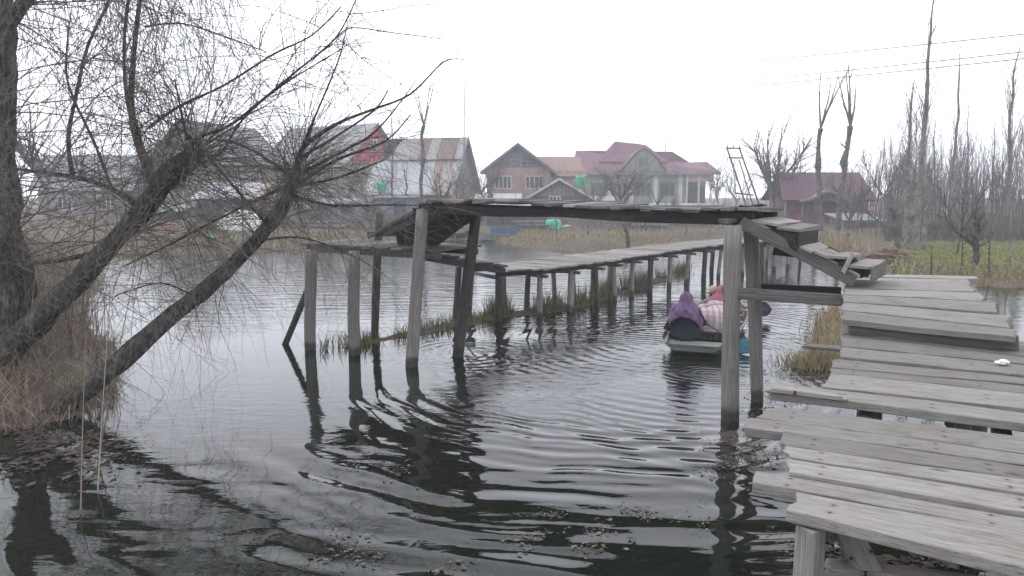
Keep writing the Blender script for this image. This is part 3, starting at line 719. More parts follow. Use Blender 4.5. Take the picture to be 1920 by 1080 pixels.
# ------------------------------------------------------------------ boardwalk (right foreground)
bw = thing('boardwalk', 'broad weathered plank boardwalk with ragged plank ends running away at right', 'boardwalk', W(1500, 960, 1.4))
ZL, ZU = 1.40, 1.52
def qline(l, x): return l[1] + (l[3] - l[1]) * (x - l[0]) / (l[2] - l[0])
def dplank(near, far, xl, z, lng=1.5, xl2=None, h=0.045, dz=0.0):
    nl = W(xl, qline(near, xl), z); fl = W(xl2 or xl, qline(far, xl2 or xl), z)
    nd = (W(near[2], near[3], z) - W(near[0], near[1], z)).normalized(); fd = (W(far[2], far[3], z) - W(far[0], far[1], z)).normalized()
    ln = lng + U(-0.08, 0.08)
    return plank4('plank', nl, nl + nd * ln, fl, fl + fd * ln, h, M['deck'], bw, dz, U(0.006, 0.016))
lo = [  # near line, far line, left end
    ((1480, 958, 1920, 1066), (1494, 920, 1920, 998), 1480, 1494, 0.0),
    ((1494, 912, 1920, 994), (1418, 876, 1920, 964), 1412, 1418, -0.012),
    ((1475, 884, 1920, 960), (1571, 874, 1920, 929), 1475, 1477, 0.0),
    ((1478, 858, 1920, 925), (1478, 838, 1920, 900), 1477, 1478, 0.004),
    ((1466, 834, 1920, 897), (1490, 810, 1920, 873), 1465, 1470, 0.0),
    ((1402, 800, 1920, 868), (1404, 778, 1920, 846), 1403, 1405, -0.006),
    ((1425, 778, 1920, 843), (1440, 757, 1920, 814), 1420, 1452, -0.012),
    ((1436, 742, 1920, 803), (1450, 723, 1920, 780), 1436, 1450, 0.022),
    ((1548, 729, 1920, 768), (1555, 703, 1920, 741), 1548, 1555, 0.014),
    ((1553, 699, 1920, 737), (1559, 690, 1920, 722), 1555, 1560, 0.0),
    ((1560, 688, 1920, 719), (1570, 672, 1920, 707), 1562, 1568, 0.0),
    ((1570, 669, 1920, 704), (1574, 650, 1920, 684), 1570, 1573, 0.004),
    ((1575, 648, 1920, 681), (1580, 626, 1920, 668), 1573, 1577, 0.0),
    ((1580, 624, 1920, 666), (1586, 604, 1920, 640), 1577, 1584, 0.0)]
for nr, fr, a, b, dz in lo: dplank(nr, fr, a, ZL, 1.62, b, dz=dz)
hi = [((1580, 600, 1908, 632), (1580, 583, 1897, 616)), ((1580, 581, 1890, 613), (1580, 566, 1865, 588)), ((1580, 565, 1865, 586), (1580, 552, 1845, 566)), ((1580, 551, 1840, 564), (1585, 541, 1829, 548)),
      ((1585, 540, 1829, 547), (1590, 532, 1822, 538)), ((1592, 531, 1820, 537), (1600, 525, 1816, 529)), ((1600, 524.4, 1816, 528.4), (1612, 519.5, 1824, 523)), ((1612, 519, 1835, 522.6), (1625, 515, 1832, 518))]
rgt = [1905, 1893, 1868, 1842, 1829, 1820, 1816, 1833]
for (nr, fr), xr in zip(hi, rgt):
    n = W(nr[0], nr[1], ZU); e = W(xr, qline(nr, xr), ZU); n2 = W(fr[0], fr[1], ZU); e2 = W(xr - 4, qline(fr, xr - 4), ZU)
    plank4('plank', n, e, n2, e2, 0.045, M['deck'], bw, U(-0.006, 0.008), U(0.006, 0.014))
rb0, rb1 = W(1594, 612, 1.46), W(1909, 643, 1.46)
board('riser_board', rb0, rb1, 0.115, 0.035, M['bridge'], bw, up=(rb1 - rb0).cross(V((0, 0, 1))), label='thick grey board standing on edge at the step between the two levels')
# broken slab lying on a plank belongs to the walk
board('splintered_slab', W(1444, 729, 1.445), W(1575, 744, 1.445), 0.075, 0.025, M['deck'], bw, rag=0.05)
ax = V((0.47, 0.88, 0)).normalized(); sx_ = V((0.86, -0.5, 0)).normalized()
c0 = W(1492, 938, ZL)
for off in (0.10, 0.7, 1.3):
    a = c0 + sx_ * off; board('beam', a + V((0, 0, -0.10)) + ax * 0.04, a + ax * 3.3 + V((0.16, 0, -0.10)), 0.07, 0.10, M['bridge'], bw)
c1 = W(1600, 600, ZU)
for off in (0.08, 0.5, 0.9):
    a = c1 + sx_ * off; board('beam', a + V((0, 0, -0.10)) + ax * 0.06, a + ax * 3.6 + V((0.2 - off * 0.1, 0, -0.10)), 0.07, 0.10, M['bridge'], bw)
def spost(p, zt, w=0.1, mat='post'):
    board('post', V((p.x, p.y, -0.7)), V((p.x, p.y, zt)), w, w, M[mat], bw, up=(0.5, -0.86, 0), rag=0.0)
pf = W(1500, 962, ZL); pf = pf + ax * 0.03 + sx_ * 0.035; spost(pf, ZL - 0.05, 0.078)
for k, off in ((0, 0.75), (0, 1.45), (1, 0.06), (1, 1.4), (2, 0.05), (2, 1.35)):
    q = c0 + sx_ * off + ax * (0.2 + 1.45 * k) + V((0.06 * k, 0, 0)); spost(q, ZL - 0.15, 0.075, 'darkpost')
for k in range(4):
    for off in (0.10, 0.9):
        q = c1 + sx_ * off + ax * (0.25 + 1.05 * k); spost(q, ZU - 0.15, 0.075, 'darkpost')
b0 = W(1576, 985, 1.31); board('brace', b0 + ax * 0.05, D(1648, 1110, 2.45), 0.095, 0.03, M['deck'], bw, up=(-0.15, -1, 0.75))
# the lower step at the very front
for q_, d_ in (((1545, 1062), 0.0), ((1512, 1082), -0.015)):
    a = W(q_[0], q_[1], 1.16 + d_); board('step_plank', a, a + V((1.0, -0.28, 0)), 0.09, 0.035, M['deck'], bw)
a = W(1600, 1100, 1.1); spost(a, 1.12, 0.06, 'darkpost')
board('side_board', W(1512, 648, 0.22), W(1582, 655, 0.30), 0.16, 0.04, M['bridge'], bw, up=(0.1, -0.6, 0.8))
sh = MB()
for k, (dx, dy, s) in enumerate(((0, 0, 0.030), (0.028, 0.01, 0.022), (-0.026, 0.006, 0.02))):
    rr = []
    for i in range(7):
        a = math.pi * i / 6; ring = []
        for j in range(10):
            b = 2 * math.pi * j / 10; q = V((math.sin(a) * math.cos(b), math.sin(a) * math.sin(b), math.cos(a) * 0.6))
            q = q * s * (1 + 0.5 * mnoise.noise(q * 3 + V((k * 5, 0, 0)))); ring.append((q.x + dx * (k > 0), q.y + dy, q.z + s * 0.5))
        rr.append(ring)
    sh.loft(rr)
lp_ = W(1880, 683, ZL + 0.01)
M['white'] = plain_mat('dirty_white', (0.62, 0.60, 0.57), (0.75, 0.74, 0.72), 12.0)
tag(obj('crumpled_paper', sh, M['white'], matrix=Matrix.Translation(lp_), world=False, smooth=False), 'crumpled white wad of litter lying on the boardwalk planks at right', 'litter')

# ------------------------------------------------------------------ raised footbridge
fb = thing('footbridge', 'raised rickety wooden footbridge on tall round posts spanning the channel, ramps at both ends', 'bridge', D(1370, 785, 8.2))
fb.location.z = 0; fb.matrix_basis = Matrix.Translation(fb.location)
A0 = D(800, 390, 10.75); A1 = D(1372, 410, 8.25)              # near beam centre line ends
bd = (A1 - A0); bdir = V((bd.x, bd.y, 0)).normalized(); bn_ = V((-bdir.y, bdir.x, 0))   # bn_ points to the far side
nb = 9
pts = [A0.lerp(A1, i / 8) + V((0, 0, 0.05 * math.sin(math.pi * min(1, i / 6.0)) - 0.035 * math.sin(math.pi * i / 8))) for i in range(9)]
for s_, (o_, mt) in enumerate(((0.04, 'darkwood'), (0.92, 'darkwood'))):
    for a, b in ((-1, 4), (4, 9)):
        pa_ = pts[max(a, 0)] + bn_ * o_; pb_ = pts[min(b, 8)] + bn_ * o_
        if a < 0: pa_ -= bdir * 0.15
        if b > 8: pb_ += bdir * 0.22
        board('beam', pa_, pb_, 0.09, 0.13 if s_ == 0 else 0.12, M[mt], fb, bow=-0.02)
Ltot = bd.length; x = -0.12
k = 0
while x < Ltot + 0.12:
    w_ = U(0.15, 0.26); t_ = max(0, min(1, (x + w_ / 2) / Ltot)); i = min(7, int(t_ * 8)); q = pts[i].lerp(pts[i + 1], t_ * 8 - i)
    q = A0 + bdir * (x + w_ / 2) + V((0, 0, q.z - A0.z)); z_ = 0.088 + U(-0.004, 0.016); an = U(-0.02, 0.02)
    board('plank', q - bn_ * U(0.03, 0.12) + V((0, 0, z_ + an)) + bdir * U(-0.02, 0.02), q + bn_ * U(1.0, 1.12) + V((0, 0, z_ - an)) + bdir * U(-0.02, 0.02), w_ - 0.012, 0.038, M['bridge' if k % 3 else 'deck'], fb, rag=0.02, segs=6)
    x += w_; k += 1
# broken splintered board ends at the right end of the span
for a in ((1352, 398, 1428, 384), (1372, 394, 1408, 402), (1330, 396, 1392, 388), (1396, 388, 1424, 404)):
    board('splintered_board', D(a[0], a[1], 8.25), D(a[2], a[3], 8.6), 0.13, 0.03, M['darkwood'], fb, rag=0.07, up=(U(-.3, .3), U(-.2, .2), 1))
def wp(b, tpx, tpy, Y=None, r=0.085, r1=0.075, mat='post', bend=0.02, Yt=None):
    p = W(*b); p1 = D(tpx, tpy, Yt or p.y); d = (p - p1).normalized()
    return log('post', p + d * 0.8, p1, r, r1, M[mat], fb, bend=bend)
wp((773, 686), 792, 392, r=0.092, r1=0.088, Yt=10.75)
wp((859, 668), 893, 402, r=0.085, r1=0.082, mat='darkpost', Yt=11.5)
wp((1369, 786), 1374, 424, r=0.098, r1=0.094, bend=0.008)
wp((1417, 752), 1408, 424, r=0.062, r1=0.095, mat='post', Yt=9.0)
wp((584, 655), 584, 470, r=0.085, r1=0.10)
wp((666, 664), 664, 472, r=0.095, r1=0.09)
wp((704, 628), 712, 400, r=0.07, r1=0.068, mat='darkpost')
wp((534, 646), 578, 540, r=0.055, r1=0.05, mat='darkpost', Yt=12.0)
wp((852, 602), 860, 500, r=0.065, r1=0.06, mat='darkpost')
board('post_cap', D(1354, 416, 8.12), D(1390, 411, 8.4), 0.12, 0.05, M['bridge'], fb, rag=0.02)
board('post_cap', D(776, 394, 10.75), D(905, 398, 11.6), 0.08, 0.06, M['darkwood'], fb)
# left ramp: two stringers, cross boards, lower landing
r0 = D(818, 388, 10.72); r1 = D(726, 434, 11.35)
board('stringer', r0 + V((0, 0, -0.03)), r1, 0.05, 0.12, M['bridge'], fb)
board('stringer', r0 + bn_ * 0.95 + V((0, 0, -0.03)), r1 + bn_ * 0.95, 0.05, 0.12, M['darkwood'], fb)
board('brace', D(800, 384, 10.8), D(690, 445, 11.5), 0.05, 0.05, M['bridge'], fb)
for i in range(8):
    c_ = r0.lerp(r1, (i + 0.4) / 7.0) + V((0, 0, 0.055)); tw = U(-0.015, 0.015)
    board('plank', c_ - bn_ * U(0.02, 0.10), c_ + bn_ * U(0.98, 1.08), 0.2, 0.035, M['bridge'], fb, up=(-0.45, 0.35, 0.85), segs=5)
# dark boarding under the ramp on its far side
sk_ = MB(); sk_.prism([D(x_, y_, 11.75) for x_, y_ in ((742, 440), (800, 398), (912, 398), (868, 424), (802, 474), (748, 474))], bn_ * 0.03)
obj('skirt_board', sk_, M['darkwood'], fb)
lz = D(664, 470, 11.5).z
la = D(578, 466, 11.9); lb = D(828, 480, 11.0)
board('beam', la, lb, 0.07, 0.10, M['bridge'], fb); lfar = V((0.55, 0.95, 0))
board('beam', la + lfar, lb + lfar * 0.9, 0.07, 0.10, M['darkwood'], fb)
for i in range(9):
    c_ = la.lerp(lb, i / 8.6) + V((0, 0, 0.072)); board('plank', c_ - lfar * U(0.02, 0.10), c_ + lfar * U(1.02, 1.12), 0.235, 0.035, M['bridge' if i % 3 else 'deck'], fb, segs=5)
board('beam', D(860, 382, 11.6) * 0 + D(690, 440, 11.8), D(845, 432, 11.8), 0.05, 0.08, M['darkwood'], fb)
# link from the landing down to the long walkway
k0 = D(800, 482, 12.0); k1 = D(945, 508, 14.0); kk = (k1 - k0); ks = V((-0.45, 0.9, 0)).normalized()
board('stringer', k0, k1, 0.06, 0.12, M['darkwood'], fb); board('stringer', k0 + ks * 0.9, k1 + ks * 0.95, 0.06, 0.12, M['darkwood'], fb)
for i in range(9):
    c_ = k0.lerp(k1, (i + 0.5) / 9) + V((0, 0, 0.08)); board('plank', c_ - ks * U(0.03, 0.15), c_ + ks * U(0.95, 1.1), 0.22, 0.035, M['bridge' if i % 2 else 'darkwood'], fb, segs=5, rag=0.03)
# right ramp down to the boardwalk, carrying on in the line of the bridge
s0 = D(1388, 416, 8.15); s1 = D(1602, 527, 7.60)
board('stringer', s0, s1, 0.045, 0.13, M['bridge'], fb, label='pale stringer slanting down to the boardwalk')
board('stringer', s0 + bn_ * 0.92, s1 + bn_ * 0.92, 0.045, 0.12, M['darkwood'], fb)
def rboard(a, b, dz=0.03, h=0.03, wd=0.95, mat='deck', nm='ramp_plank', Ya=7.75, Yb=7.7):
    p, q = D(a[0], a[1], Ya), D(b[0], b[1], Yb)
    return plank4(nm, p, q, p + bn_ * wd + V((0, 0, dz)), q + bn_ * wd + V((0, 0, dz)), h, M[mat], fb)
rboard((1408, 417), (1458, 426), 0.07, Ya=8.12, Yb=7.95, nm='landing_board'); rboard((1455, 428), (1497, 434), 0.055, Ya=7.95, Yb=7.80, nm='landing_board')
rboard((1500, 466), (1521, 477), 0.05, Ya=7.80, Yb=7.74); rboard((1522, 477), (1551, 491), 0.05, Ya=7.73, Yb=7.66); rboard((1552, 486), (1589, 489), 0.05, Ya=7.66, Yb=7.62); rboard((1593, 502), (1633, 505), 0.05, Ya=7.58, Yb=7.5)
sk_ = MB(); sk_.prism([D(1412, 424, 8.16), D(1499, 437, 7.83), D(1488, 452, 7.84), D(1492, 472, 7.84)], bn_ * 0.02); obj('skirt_board', sk_, M['darkwood'], fb)
p = D(1494, 453, 7.82); board('riser_board', p + bn_ * 0.03, p + bn_ * 0.92, 0.18, 0.02, M['darkwood'], fb, up=bdir)
p = D(1572, 503, 7.66); board('riser_board', p + bn_ * 0.05, p + bn_ * 0.92, 0.12, 0.02, M['darkwood'], fb, up=bdir)
p = D(1605, 517, 7.60); board('riser_board', p + bn_ * 0.30, p + bn_ * 0.92, 0.11, 0.02, M['darkwood'], fb, up=bdir)
p = D(1633, 517, 7.50); board('end_board', p + bn_ * 0.02, p + bn_ * 0.92, 0.15, 0.02, M['bridge'], fb, up=bdir)
board('support_board', D(1598, 476, 7.58), D(1580, 512, 7.60), 0.045, 0.04, M['deck'], fb)
board('beam', D(1452, 471, 8.7), D(1490, 475, 8.6), 0.10, 0.09, M['darkwood'], fb)
board('tie_beam', D(1354, 548, 8.06), D(1580, 563, 7.50), 0.05, 0.12, M['bridge'], fb, rag=0.02)
board('tie_beam', D(1400, 540, 9.0), D(1578, 549, 8.45), 0.06, 0.13, M['darkwood'], fb, rag=0.03)

# ------------------------------------------------------------------ long low walkway
lw = thing('plank_walkway', 'long low plank walkway on many short posts leading away behind the footbridge', 'walkway', W(950, 600))
NE = [W(a, b, z_) for a, b, z_ in ((935, 508, 1.0), (1060, 500, .98), (1200, 479, .98), (1350, 459, .98), (1440, 452, .98), (1520, 447, .9))]
npth = smooth_path(NE, 14); tot = [0]
for i in range(1, len(npth)): tot.append(tot[-1] + (npth[i] - npth[i - 1]).length)
def at_len(d):
    d = max(0, min(tot[-1] - 1e-4, d))
    for i in range(1, len(tot)):
        if tot[i] >= d: return npth[i - 1].lerp(npth[i], (d - tot[i - 1]) / (tot[i] - tot[i - 1]))
d_ = 0.0; npl = 0
WW = 1.3
while d_ < tot[-1] and npl < 92:
    w_ = U(0.17, 0.30); p = at_len(d_ + w_ / 2); q = at_len(d_ + w_ / 2 + 0.3); tt = (q - p).normalized() if (q - p).length > 1e-3 else tt
    s_ = V((-tt.y, tt.x, 0)).normalized()
    board('plank', p - s_ * U(0.03, 0.12) + V((0, 0, U(-.012, .012))), p + s_ * (WW + U(0, 0.12)) + V((0, 0, U(-.012, .012))), w_ - 0.014, 0.04, M['deck'], lw, segs=4, rag=0.03)
    d_ += w_; npl += 1
for o_ in (0.1, WW - 0.08):
    for i in range(0, len(npth) - 7, 7):
        a, b = npth[i], npth[i + 7]; tt = (b - a).normalized(); s_ = V((-tt.y, tt.x, 0))
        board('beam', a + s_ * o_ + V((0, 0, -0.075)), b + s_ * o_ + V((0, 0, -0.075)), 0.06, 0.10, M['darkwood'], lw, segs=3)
d_ = 0.06; k = 0
while d_ < tot[-1]:
    p = at_len(d_); q = at_len(d_ + 0.3); tt = (q - p).normalized() if (q - p).length > 1e-3 else tt
    s_ = V((-tt.y, tt.x, 0)).normalized()
    for o_ in (0.1, WW - 0.08):
        b = p + s_ * o_; lean = V((U(-0.10, 0.10), U(-0.05, 0.05), 0)); rr_ = U(0.05, 0.075)
        log('post', V((b.x, b.y, -0.7)) + lean, V((b.x, b.y, b.z - 0.12)), rr_, rr_ * 0.92, M['post' if (k + (o_ > .5)) % 3 else 'darkpost'], lw, n=8, segs=5, bend=0.02)
    board('cross_beam', p - s_ * 0.12 + V((0, 0, -0.15)), p + s_ * (WW + 0.1) + V((0, 0, -0.15)), 0.08, 0.06, M['bridge'], lw, segs=3, rag=0.03)
    d_ += U(0.85, 1.15); k += 1
# ------------------------------------------------------------------ boat
BO = V((2.74, 11.1, 0)); BD = V((0.37, 0.929, 0)).normalized(); BR = V((BD.y, -BD.x, 0))
def BP(u, v, z): return BO + BD * u + BR * v + V((0, 0, z))
M['hull'] = plain_mat('pale_green_hull_paint', (0.10, 0.112, 0.097), (0.165, 0.18, 0.162), 5.0, 0.55, (0.4, 1, 1), 0.3, 0.1)
M['inner'] = plain_mat('boat_boards', (0.10, 0.09, 0.075), (0.22, 0.20, 0.17), 6.0)
bt = thing('rowing_boat', 'slim pale green wooden boat passing under the footbridge with people aboard', 'boat', BO)
prof = [(0.0, .40, .20, .10), (0.35, .45, .20, .00), (0.9, .52, .21, -.07), (1.8, .58, .24, -.10), (2.8, .58, .25, -.10), (3.6, .48, .27, -.08), (4.3, .30, .32, .0), (4.9, .10, .42, .16), (5.1, .03, .47, .3)]
outer = MB(); inner = MB(); ro = []; ri = []; gun = [[], []]
for u, w_, zg, zb in prof:
    ro.append([BP(u, -w_, zg), BP(u, -w_ * .92, (zg + zb) / 2), BP(u, -w_ * .72, zb), BP(u, w_ * .72, zb), BP(u, w_ * .92, (zg + zb) / 2), BP(u, w_, zg)])
    e = 0.03
    ri.append([BP(u, -w_ + e, zg), BP(u, -w_ * .9 + e, (zg + zb) / 2 + .02), BP(u, -w_ * .70 + e, zb + .04), BP(u, w_ * .70 - e, zb + .04), BP(u, w_ * .9 - e, (zg + zb) / 2 + .02), BP(u, w_ - e, zg)])
    gun[0].append(BP(u, -w_, zg + .005)); gun[1].append(BP(u, w_, zg + .005))
hull = MB(); hull.loft(ro, closed=False, cap=False); hull.add(ro[0], [(0, 1, 2, 3, 4, 5)]); obj('hull', hull, M['hull'], bt)
inn = MB(); inn.loft(ri, closed=False, cap=False); obj('floor_lining', inn, M['inner'], bt)
for g in gun:
    gm = MB(); gm.tube(smooth_path(g, 3), 0.022, 6); obj('gunwale', gm, M['hull'], bt, smooth=True)
dk = MB(); dk.loft([[BP(0, -.39, .18), BP(0, .39, .18), BP(0, .39, .155), BP(0, -.39, .155)], [BP(.5, -.44, .17), BP(.5, .44, .17), BP(.5, .44, .145), BP(.5, -.44, .145)]]); obj('stern_deck', dk, M['hull'], bt)
for u, w_ in ((1.5, .53), (2.6, .55), (3.3, .50)):
    board('seat', BP(u, -w_, .16), BP(u, w_, .16), 0.2, 0.03, M['inner'], bt)

# ------------------------------------------------------------------ people
M['skin'] = plain_mat('skin', (0.21, 0.135, 0.10), (0.26, 0.17, 0.13), 8.0, 0.6)
def cloth(name, c0, c1, sc=7.0): return plain_mat(name, c0, c1, sc, 0.95, (1, 1, .45), 0.05, 0.5)
M['purple'] = cloth('purple_shawl', (0.105, 0.062, 0.125), (0.19, 0.125, 0.215), 4.0)  # lighter and darker bands put the shading of folds into the colour
M['navy'] = cloth('dark_navy_cloth', (0.013, 0.014, 0.022), (0.028, 0.029, 0.042))
M['pink'] = cloth('coral_pink_scarf', (0.22, 0.085, 0.105), (0.32, 0.14, 0.165))
M['tan'] = cloth('tan_headscarf', (0.36, 0.25, 0.19), (0.50, 0.38, 0.31))
M['brown'] = cloth('brown_cloth', (0.05, 0.035, 0.035), (0.09, 0.065, 0.065))
M['yellow'] = cloth('yellow_cloth', (0.33, 0.24, 0.14), (0.44, 0.36, 0.25))
t = NT('plaid_blanket'); tc = t.new('ShaderNodeTexCoord'); s_ = t.new('ShaderNodeSeparateXYZ'); t.put(s_.inputs[0], tc.outputs['Object'])
def band(x, f, lo_, hi_): return t.sstep(t.m('SINE', t.m('MULTIPLY', x, f)), lo_, hi_)
cx_ = t.m('ADD', s_.outputs[0], t.m('MULTIPLY', s_.outputs[1], 0.25))
col = t.mix(band(cx_, 62, 0.1, 0.5), (0.40, 0.345, 0.36), (0.31, 0.235, 0.255))
col = t.mix(t.m('MULTIPLY', band(t.m('ADD', s_.outputs[2], t.m('MULTIPLY', s_.outputs[1], 0.7)), 55, 0.2, 0.6), 0.55), col, (0.30, 0.19, 0.225))
col = t.mix(t.m('MULTIPLY', band(cx_, 21, 0.75, 0.9), 0.7), col, (0.46, 0.42, 0.42))
M['plaid'] = t.out(col, 0.95, 0.05)

def skin_body(name, joints, bones, mat, parent, root=0):
    me = bpy.data.meshes.new('tmp'); vs = [p for p, r in joints]; me.from_pydata([tuple(p) for p in vs], bones, [])
    o = bpy.data.objects.new('tmp', me); COL.objects.link(o)
    sk = o.modifiers.new('s', 'SKIN'); sk.use_smooth_shade = True
    for i, (p, r) in enumerate(joints):
        d = me.skin_vertices[0].data[i]; d.radius = (r, r); d.use_root = (i == root)
    ss = o.modifiers.new('u', 'SUBSURF'); ss.levels = 2; ss.render_levels = 2
    bpy.context.view_layer.update()
    dg = bpy.context.evaluated_depsgraph_get(); nm = bpy.data.meshes.new_from_object(o.evaluated_get(dg)); nm.name = name
    bpy.data.objects.remove(o); nm.materials.clear(); nm.materials.append(mat); nm.shade_smooth()
    b = bpy.data.objects.new(name, nm); COL.objects.link(b); b.parent = parent; return b

def make_person(label, at, face, scale, headcol, bodymat, kind, armR, armL, grp=None):
    """seated figure; local x right, y forward, z up from the seat; armX = (elbow, wrist, hand direction)"""
    p = thing('person', label, 'person', at, math.atan2(-face.x, face.y), grp)
    J = []; B = []
    def j(x, y, z, r, par=None):
        J.append((V((x, y, z)) * scale, r * scale)); i = len(J) - 1
        if par is not None: B.append((par, i))
        return i
    pel = j(0, 0, .12, .14); sp = j(0, .03, .29, .125, pel); ch = j(0, .07, .45, .135, sp); nk = j(0, .10, .56, .05, ch)
    hb = j(0, .125, .635, .072, nk); hm_ = j(0, .13, .70, .088, hb); ht_ = j(0, .125, .77, .07, hm_)
    ns = j(0, .215, .69, .016, hm_); chn = j(0, .19, .625, .034, hb); br_ = j(0, .19, .725, .05, hm_)
    for s in (-1, 1):
        er = j(s * .088, .12, .69, .016, hm_)
        hp = j(s * .10, .02, .11, .10, pel); kn = j(s * .17, .38, .17, .062, hp); an = j(s * .12, .12, .045, .042, kn); to = j(s * .10, -.02, .03, .032, an)
        sh_ = j(s * .165, .075, .485, .062, ch)
        el, wr, hd = armR if s > 0 else armL
        e = j(*el, .046, sh_); w_ = j(*wr, .03, e); hd = V(hd).normalized(); wv = V(wr)
        pc_ = wv + hd * .055; palm = j(*pc_, .036, w_)
        side = hd.cross(V((0, 0, 1))); side = side.normalized() if side.length > .1 else V((1, 0, 0)); dn = V((0, 0, -1))
        for k, (off, ln) in enumerate(((-.030, .050), (-.010, .060), (.011, .056), (.030, .044))):
            a = pc_ + hd * .03 + side * off; f1 = j(*(a), .010, palm); q = a + hd * ln * .6 + dn * .012; f2 = j(*q, .0095, f1); q2 = q + hd * ln * .2 + dn * ln * .55; j(*q2, .0085, f2)
        a = pc_ - side * s * .034 + hd * -.01; f1 = j(*a, .012, palm); q = a - side * s * .02 + hd * .035 + dn * .015; j(*q, .0095, f1)
    skin_body('body', J, B, M['skin'], p)
    inv = None
    def ell(cx, cy, z, rx, ry, n=24, ph=0.0, amp=0.0, frq=9):
        return [V((cx + rx * math.cos(a) * (1 + amp * math.sin(frq * a + ph)), cy + ry * math.sin(a) * (1 + amp * math.sin(frq * a + ph)), z)) * scale for a in (2 * math.pi * i / n for i in range(n))]
    g = MB(); g.loft([ell(0, .10, .0, .25, .33, 36, 0, .05, 11), ell(0, .10, .06, .255, .33, 36, .3, .05, 11), ell(0, .07, .16, .235, .26, 36, .6, .04, 11), ell(0, .04, .27, .195, .175, 36, .7, .03, 9), ell(0, .05, .40, .205, .165, 36, .8, .025, 9), ell(0, .07, .50, .20, .14, 36, 1, .02, 9), ell(0, .09, .545, .13, .10, 36), ell(0, .10, .575, .07, .07, 36)])
    obj('dress', g, M[bodymat], p, world=False, smooth=True)
    for s in (-1, 1):
        el, wr, hd = armR if s > 0 else armL; sv = MB()
        path = smooth_path([V((s * .15, .075, .49)) * scale, V(el) * scale, (V(wr) - V(hd).normalized() * .02) * scale], 5)
        n_ = len(path); sv.tube(path, [(.082 - .022 * i / (n_ - 1)) * scale * (1 + .07 * math.sin(i * 2.3)) for i in range(n_)], 10); obj('sleeve', sv, M[bodymat], p, world=False, smooth=True)
    # head cloth: hood over the head, flaring into a shawl whose hem rises at the back
    n = 64; rr = []
    lev = [(.80, .02, .02, .10), (.785, .055, .06, .105), (.75, .09, .10, .11), (.70, .108, .118, .108), (.65, .108, .115, .10), (.60, .125, .118, .085), (.555, .175, .135, .07), (.50, .238, .165, .06), (.43, .268, .19, .055), (.36, .28, .21, .05)]
    if kind == 'scarf': lev = lev[:7]
    fine = []
    for q0, q1 in zip(lev, lev[1:]):
        for w_ in (0, .5): fine.append(tuple(a + (b - a) * w_ for a, b in zip(q0, q1)))
    fine.append(lev[-1])
    for l2_, (z, rx, ry, cy) in enumerate(fine):
        ring = []; li = l2_ / 2
        for i in range(n):
            a = 2 * math.pi * i / n; back = max(0, -math.sin(a)); fl = 1 + (0.055 * math.sin(7 * a + z * 22) + .045 * math.sin(12 * a - z * 34) + .13 * mnoise.noise(V((math.cos(a) * 1.7, math.sin(a) * 1.7, z * 5))) + .10 * (1 - abs(math.sin(4 * a + z * 16 + 2 * mnoise.noise(V((a, z * 3, 1))))) * 2)) * min(1, .15 + li / 6)
            zz = z
            if li >= 7 and kind == 'shawl': zz = z - (li - 6) * .075 * (1 - back ** 1.3) * (1 - max(0, math.sin(a)) * .6) + (li - 6) * .014 * back
            q = V((rx * math.cos(a) * fl, cy + ry * math.sin(a) * fl, zz))
            ring.append(q * scale)
        rr.append(ring)
    c = MB()
    o_ = 0
    for r_ in rr: c.v.extend([tuple(q) for q in r_])
    for i in range(len(rr) - 1):
        for k in range(n):
            am = 2 * math.pi * (k + .5) / n; d_ = abs((am - math.pi / 2 + math.pi) % (2 * math.pi) - math.pi)
            if 4 <= i <= 9 and d_ < 0.62: continue          # opening for the face
            a = i * n + k; b = i * n + (k + 1) % n; c.f.append((a, b, b + n, a + n))
    c.f.append(tuple(range(n)))
    ob = obj('shawl' if kind == 'shawl' else 'headscarf', c, M[headcol], p, world=False, smooth=True)
    so_ = ob.modifiers.new('thick', 'SOLIDIFY'); so_.thickness = 0.008; so_.offset = 1
    fc = MB()                              # eyes, brows and mouth on the face
    def dot(x, y, z, r, ry=None):
        rg = []
        for i in range(5):
            a = math.pi * i / 4; rg.append([V((x + r * math.sin(a) * math.cos(b), y + .006 * math.sin(a) * math.sin(b) * 1.0, z + (ry or r) * math.cos(a))) * scale for b in (2 * math.pi * q / 8 for q in range(8))])
        fc.loft(rg)
    for s in (-1, 1): dot(s * .035, .208, .705, .012, .007); dot(s * .036, .212, .73, .02, .004)
    dot(0, .222, .642, .022, .005)
    obj('facial_features', fc, M['brown'], p, world=False)
    return p
YF = BD
make_person('woman kneeling at the stern in a purple shawl and dark dress, seen from behind', BP(.62, -.22, .17), (BD + BR * -0.05).normalized(), 0.92, 'purple', 'navy', 'shawl',
            ((.27, .10, .30), (.30, .26, .26), (.5, .8, -.2)), ((-.26, .10, .24), (-.33, .04, .12), (-.2, .3, -.8)))
make_person('small passenger in a tan headscarf sitting in front of the woman in purple', BP(1.28, -.36, .02), (BD + BR * 0.25).normalized(), 0.80, 'tan', 'brown', 'scarf',
            ((.22, .16, .26), (.12, .30, .24), (-.4, .9, 0)), ((-.22, .16, .26), (-.10, .32, .24), (.4, .9, 0)))
make_person('passenger in a coral pink headscarf sitting near the bow, mostly hidden by the bridge post', BP(2.95, .07, .06), (BD + BR * 0.1).normalized(), 0.88, 'pink', 'pink', 'shawl',
            ((.28, .14, .28), (.42, .28, .26), (.9, .4, 0)), ((-.24, .14, .26), (-.12, .32, .24), (.4, .9, 0)))
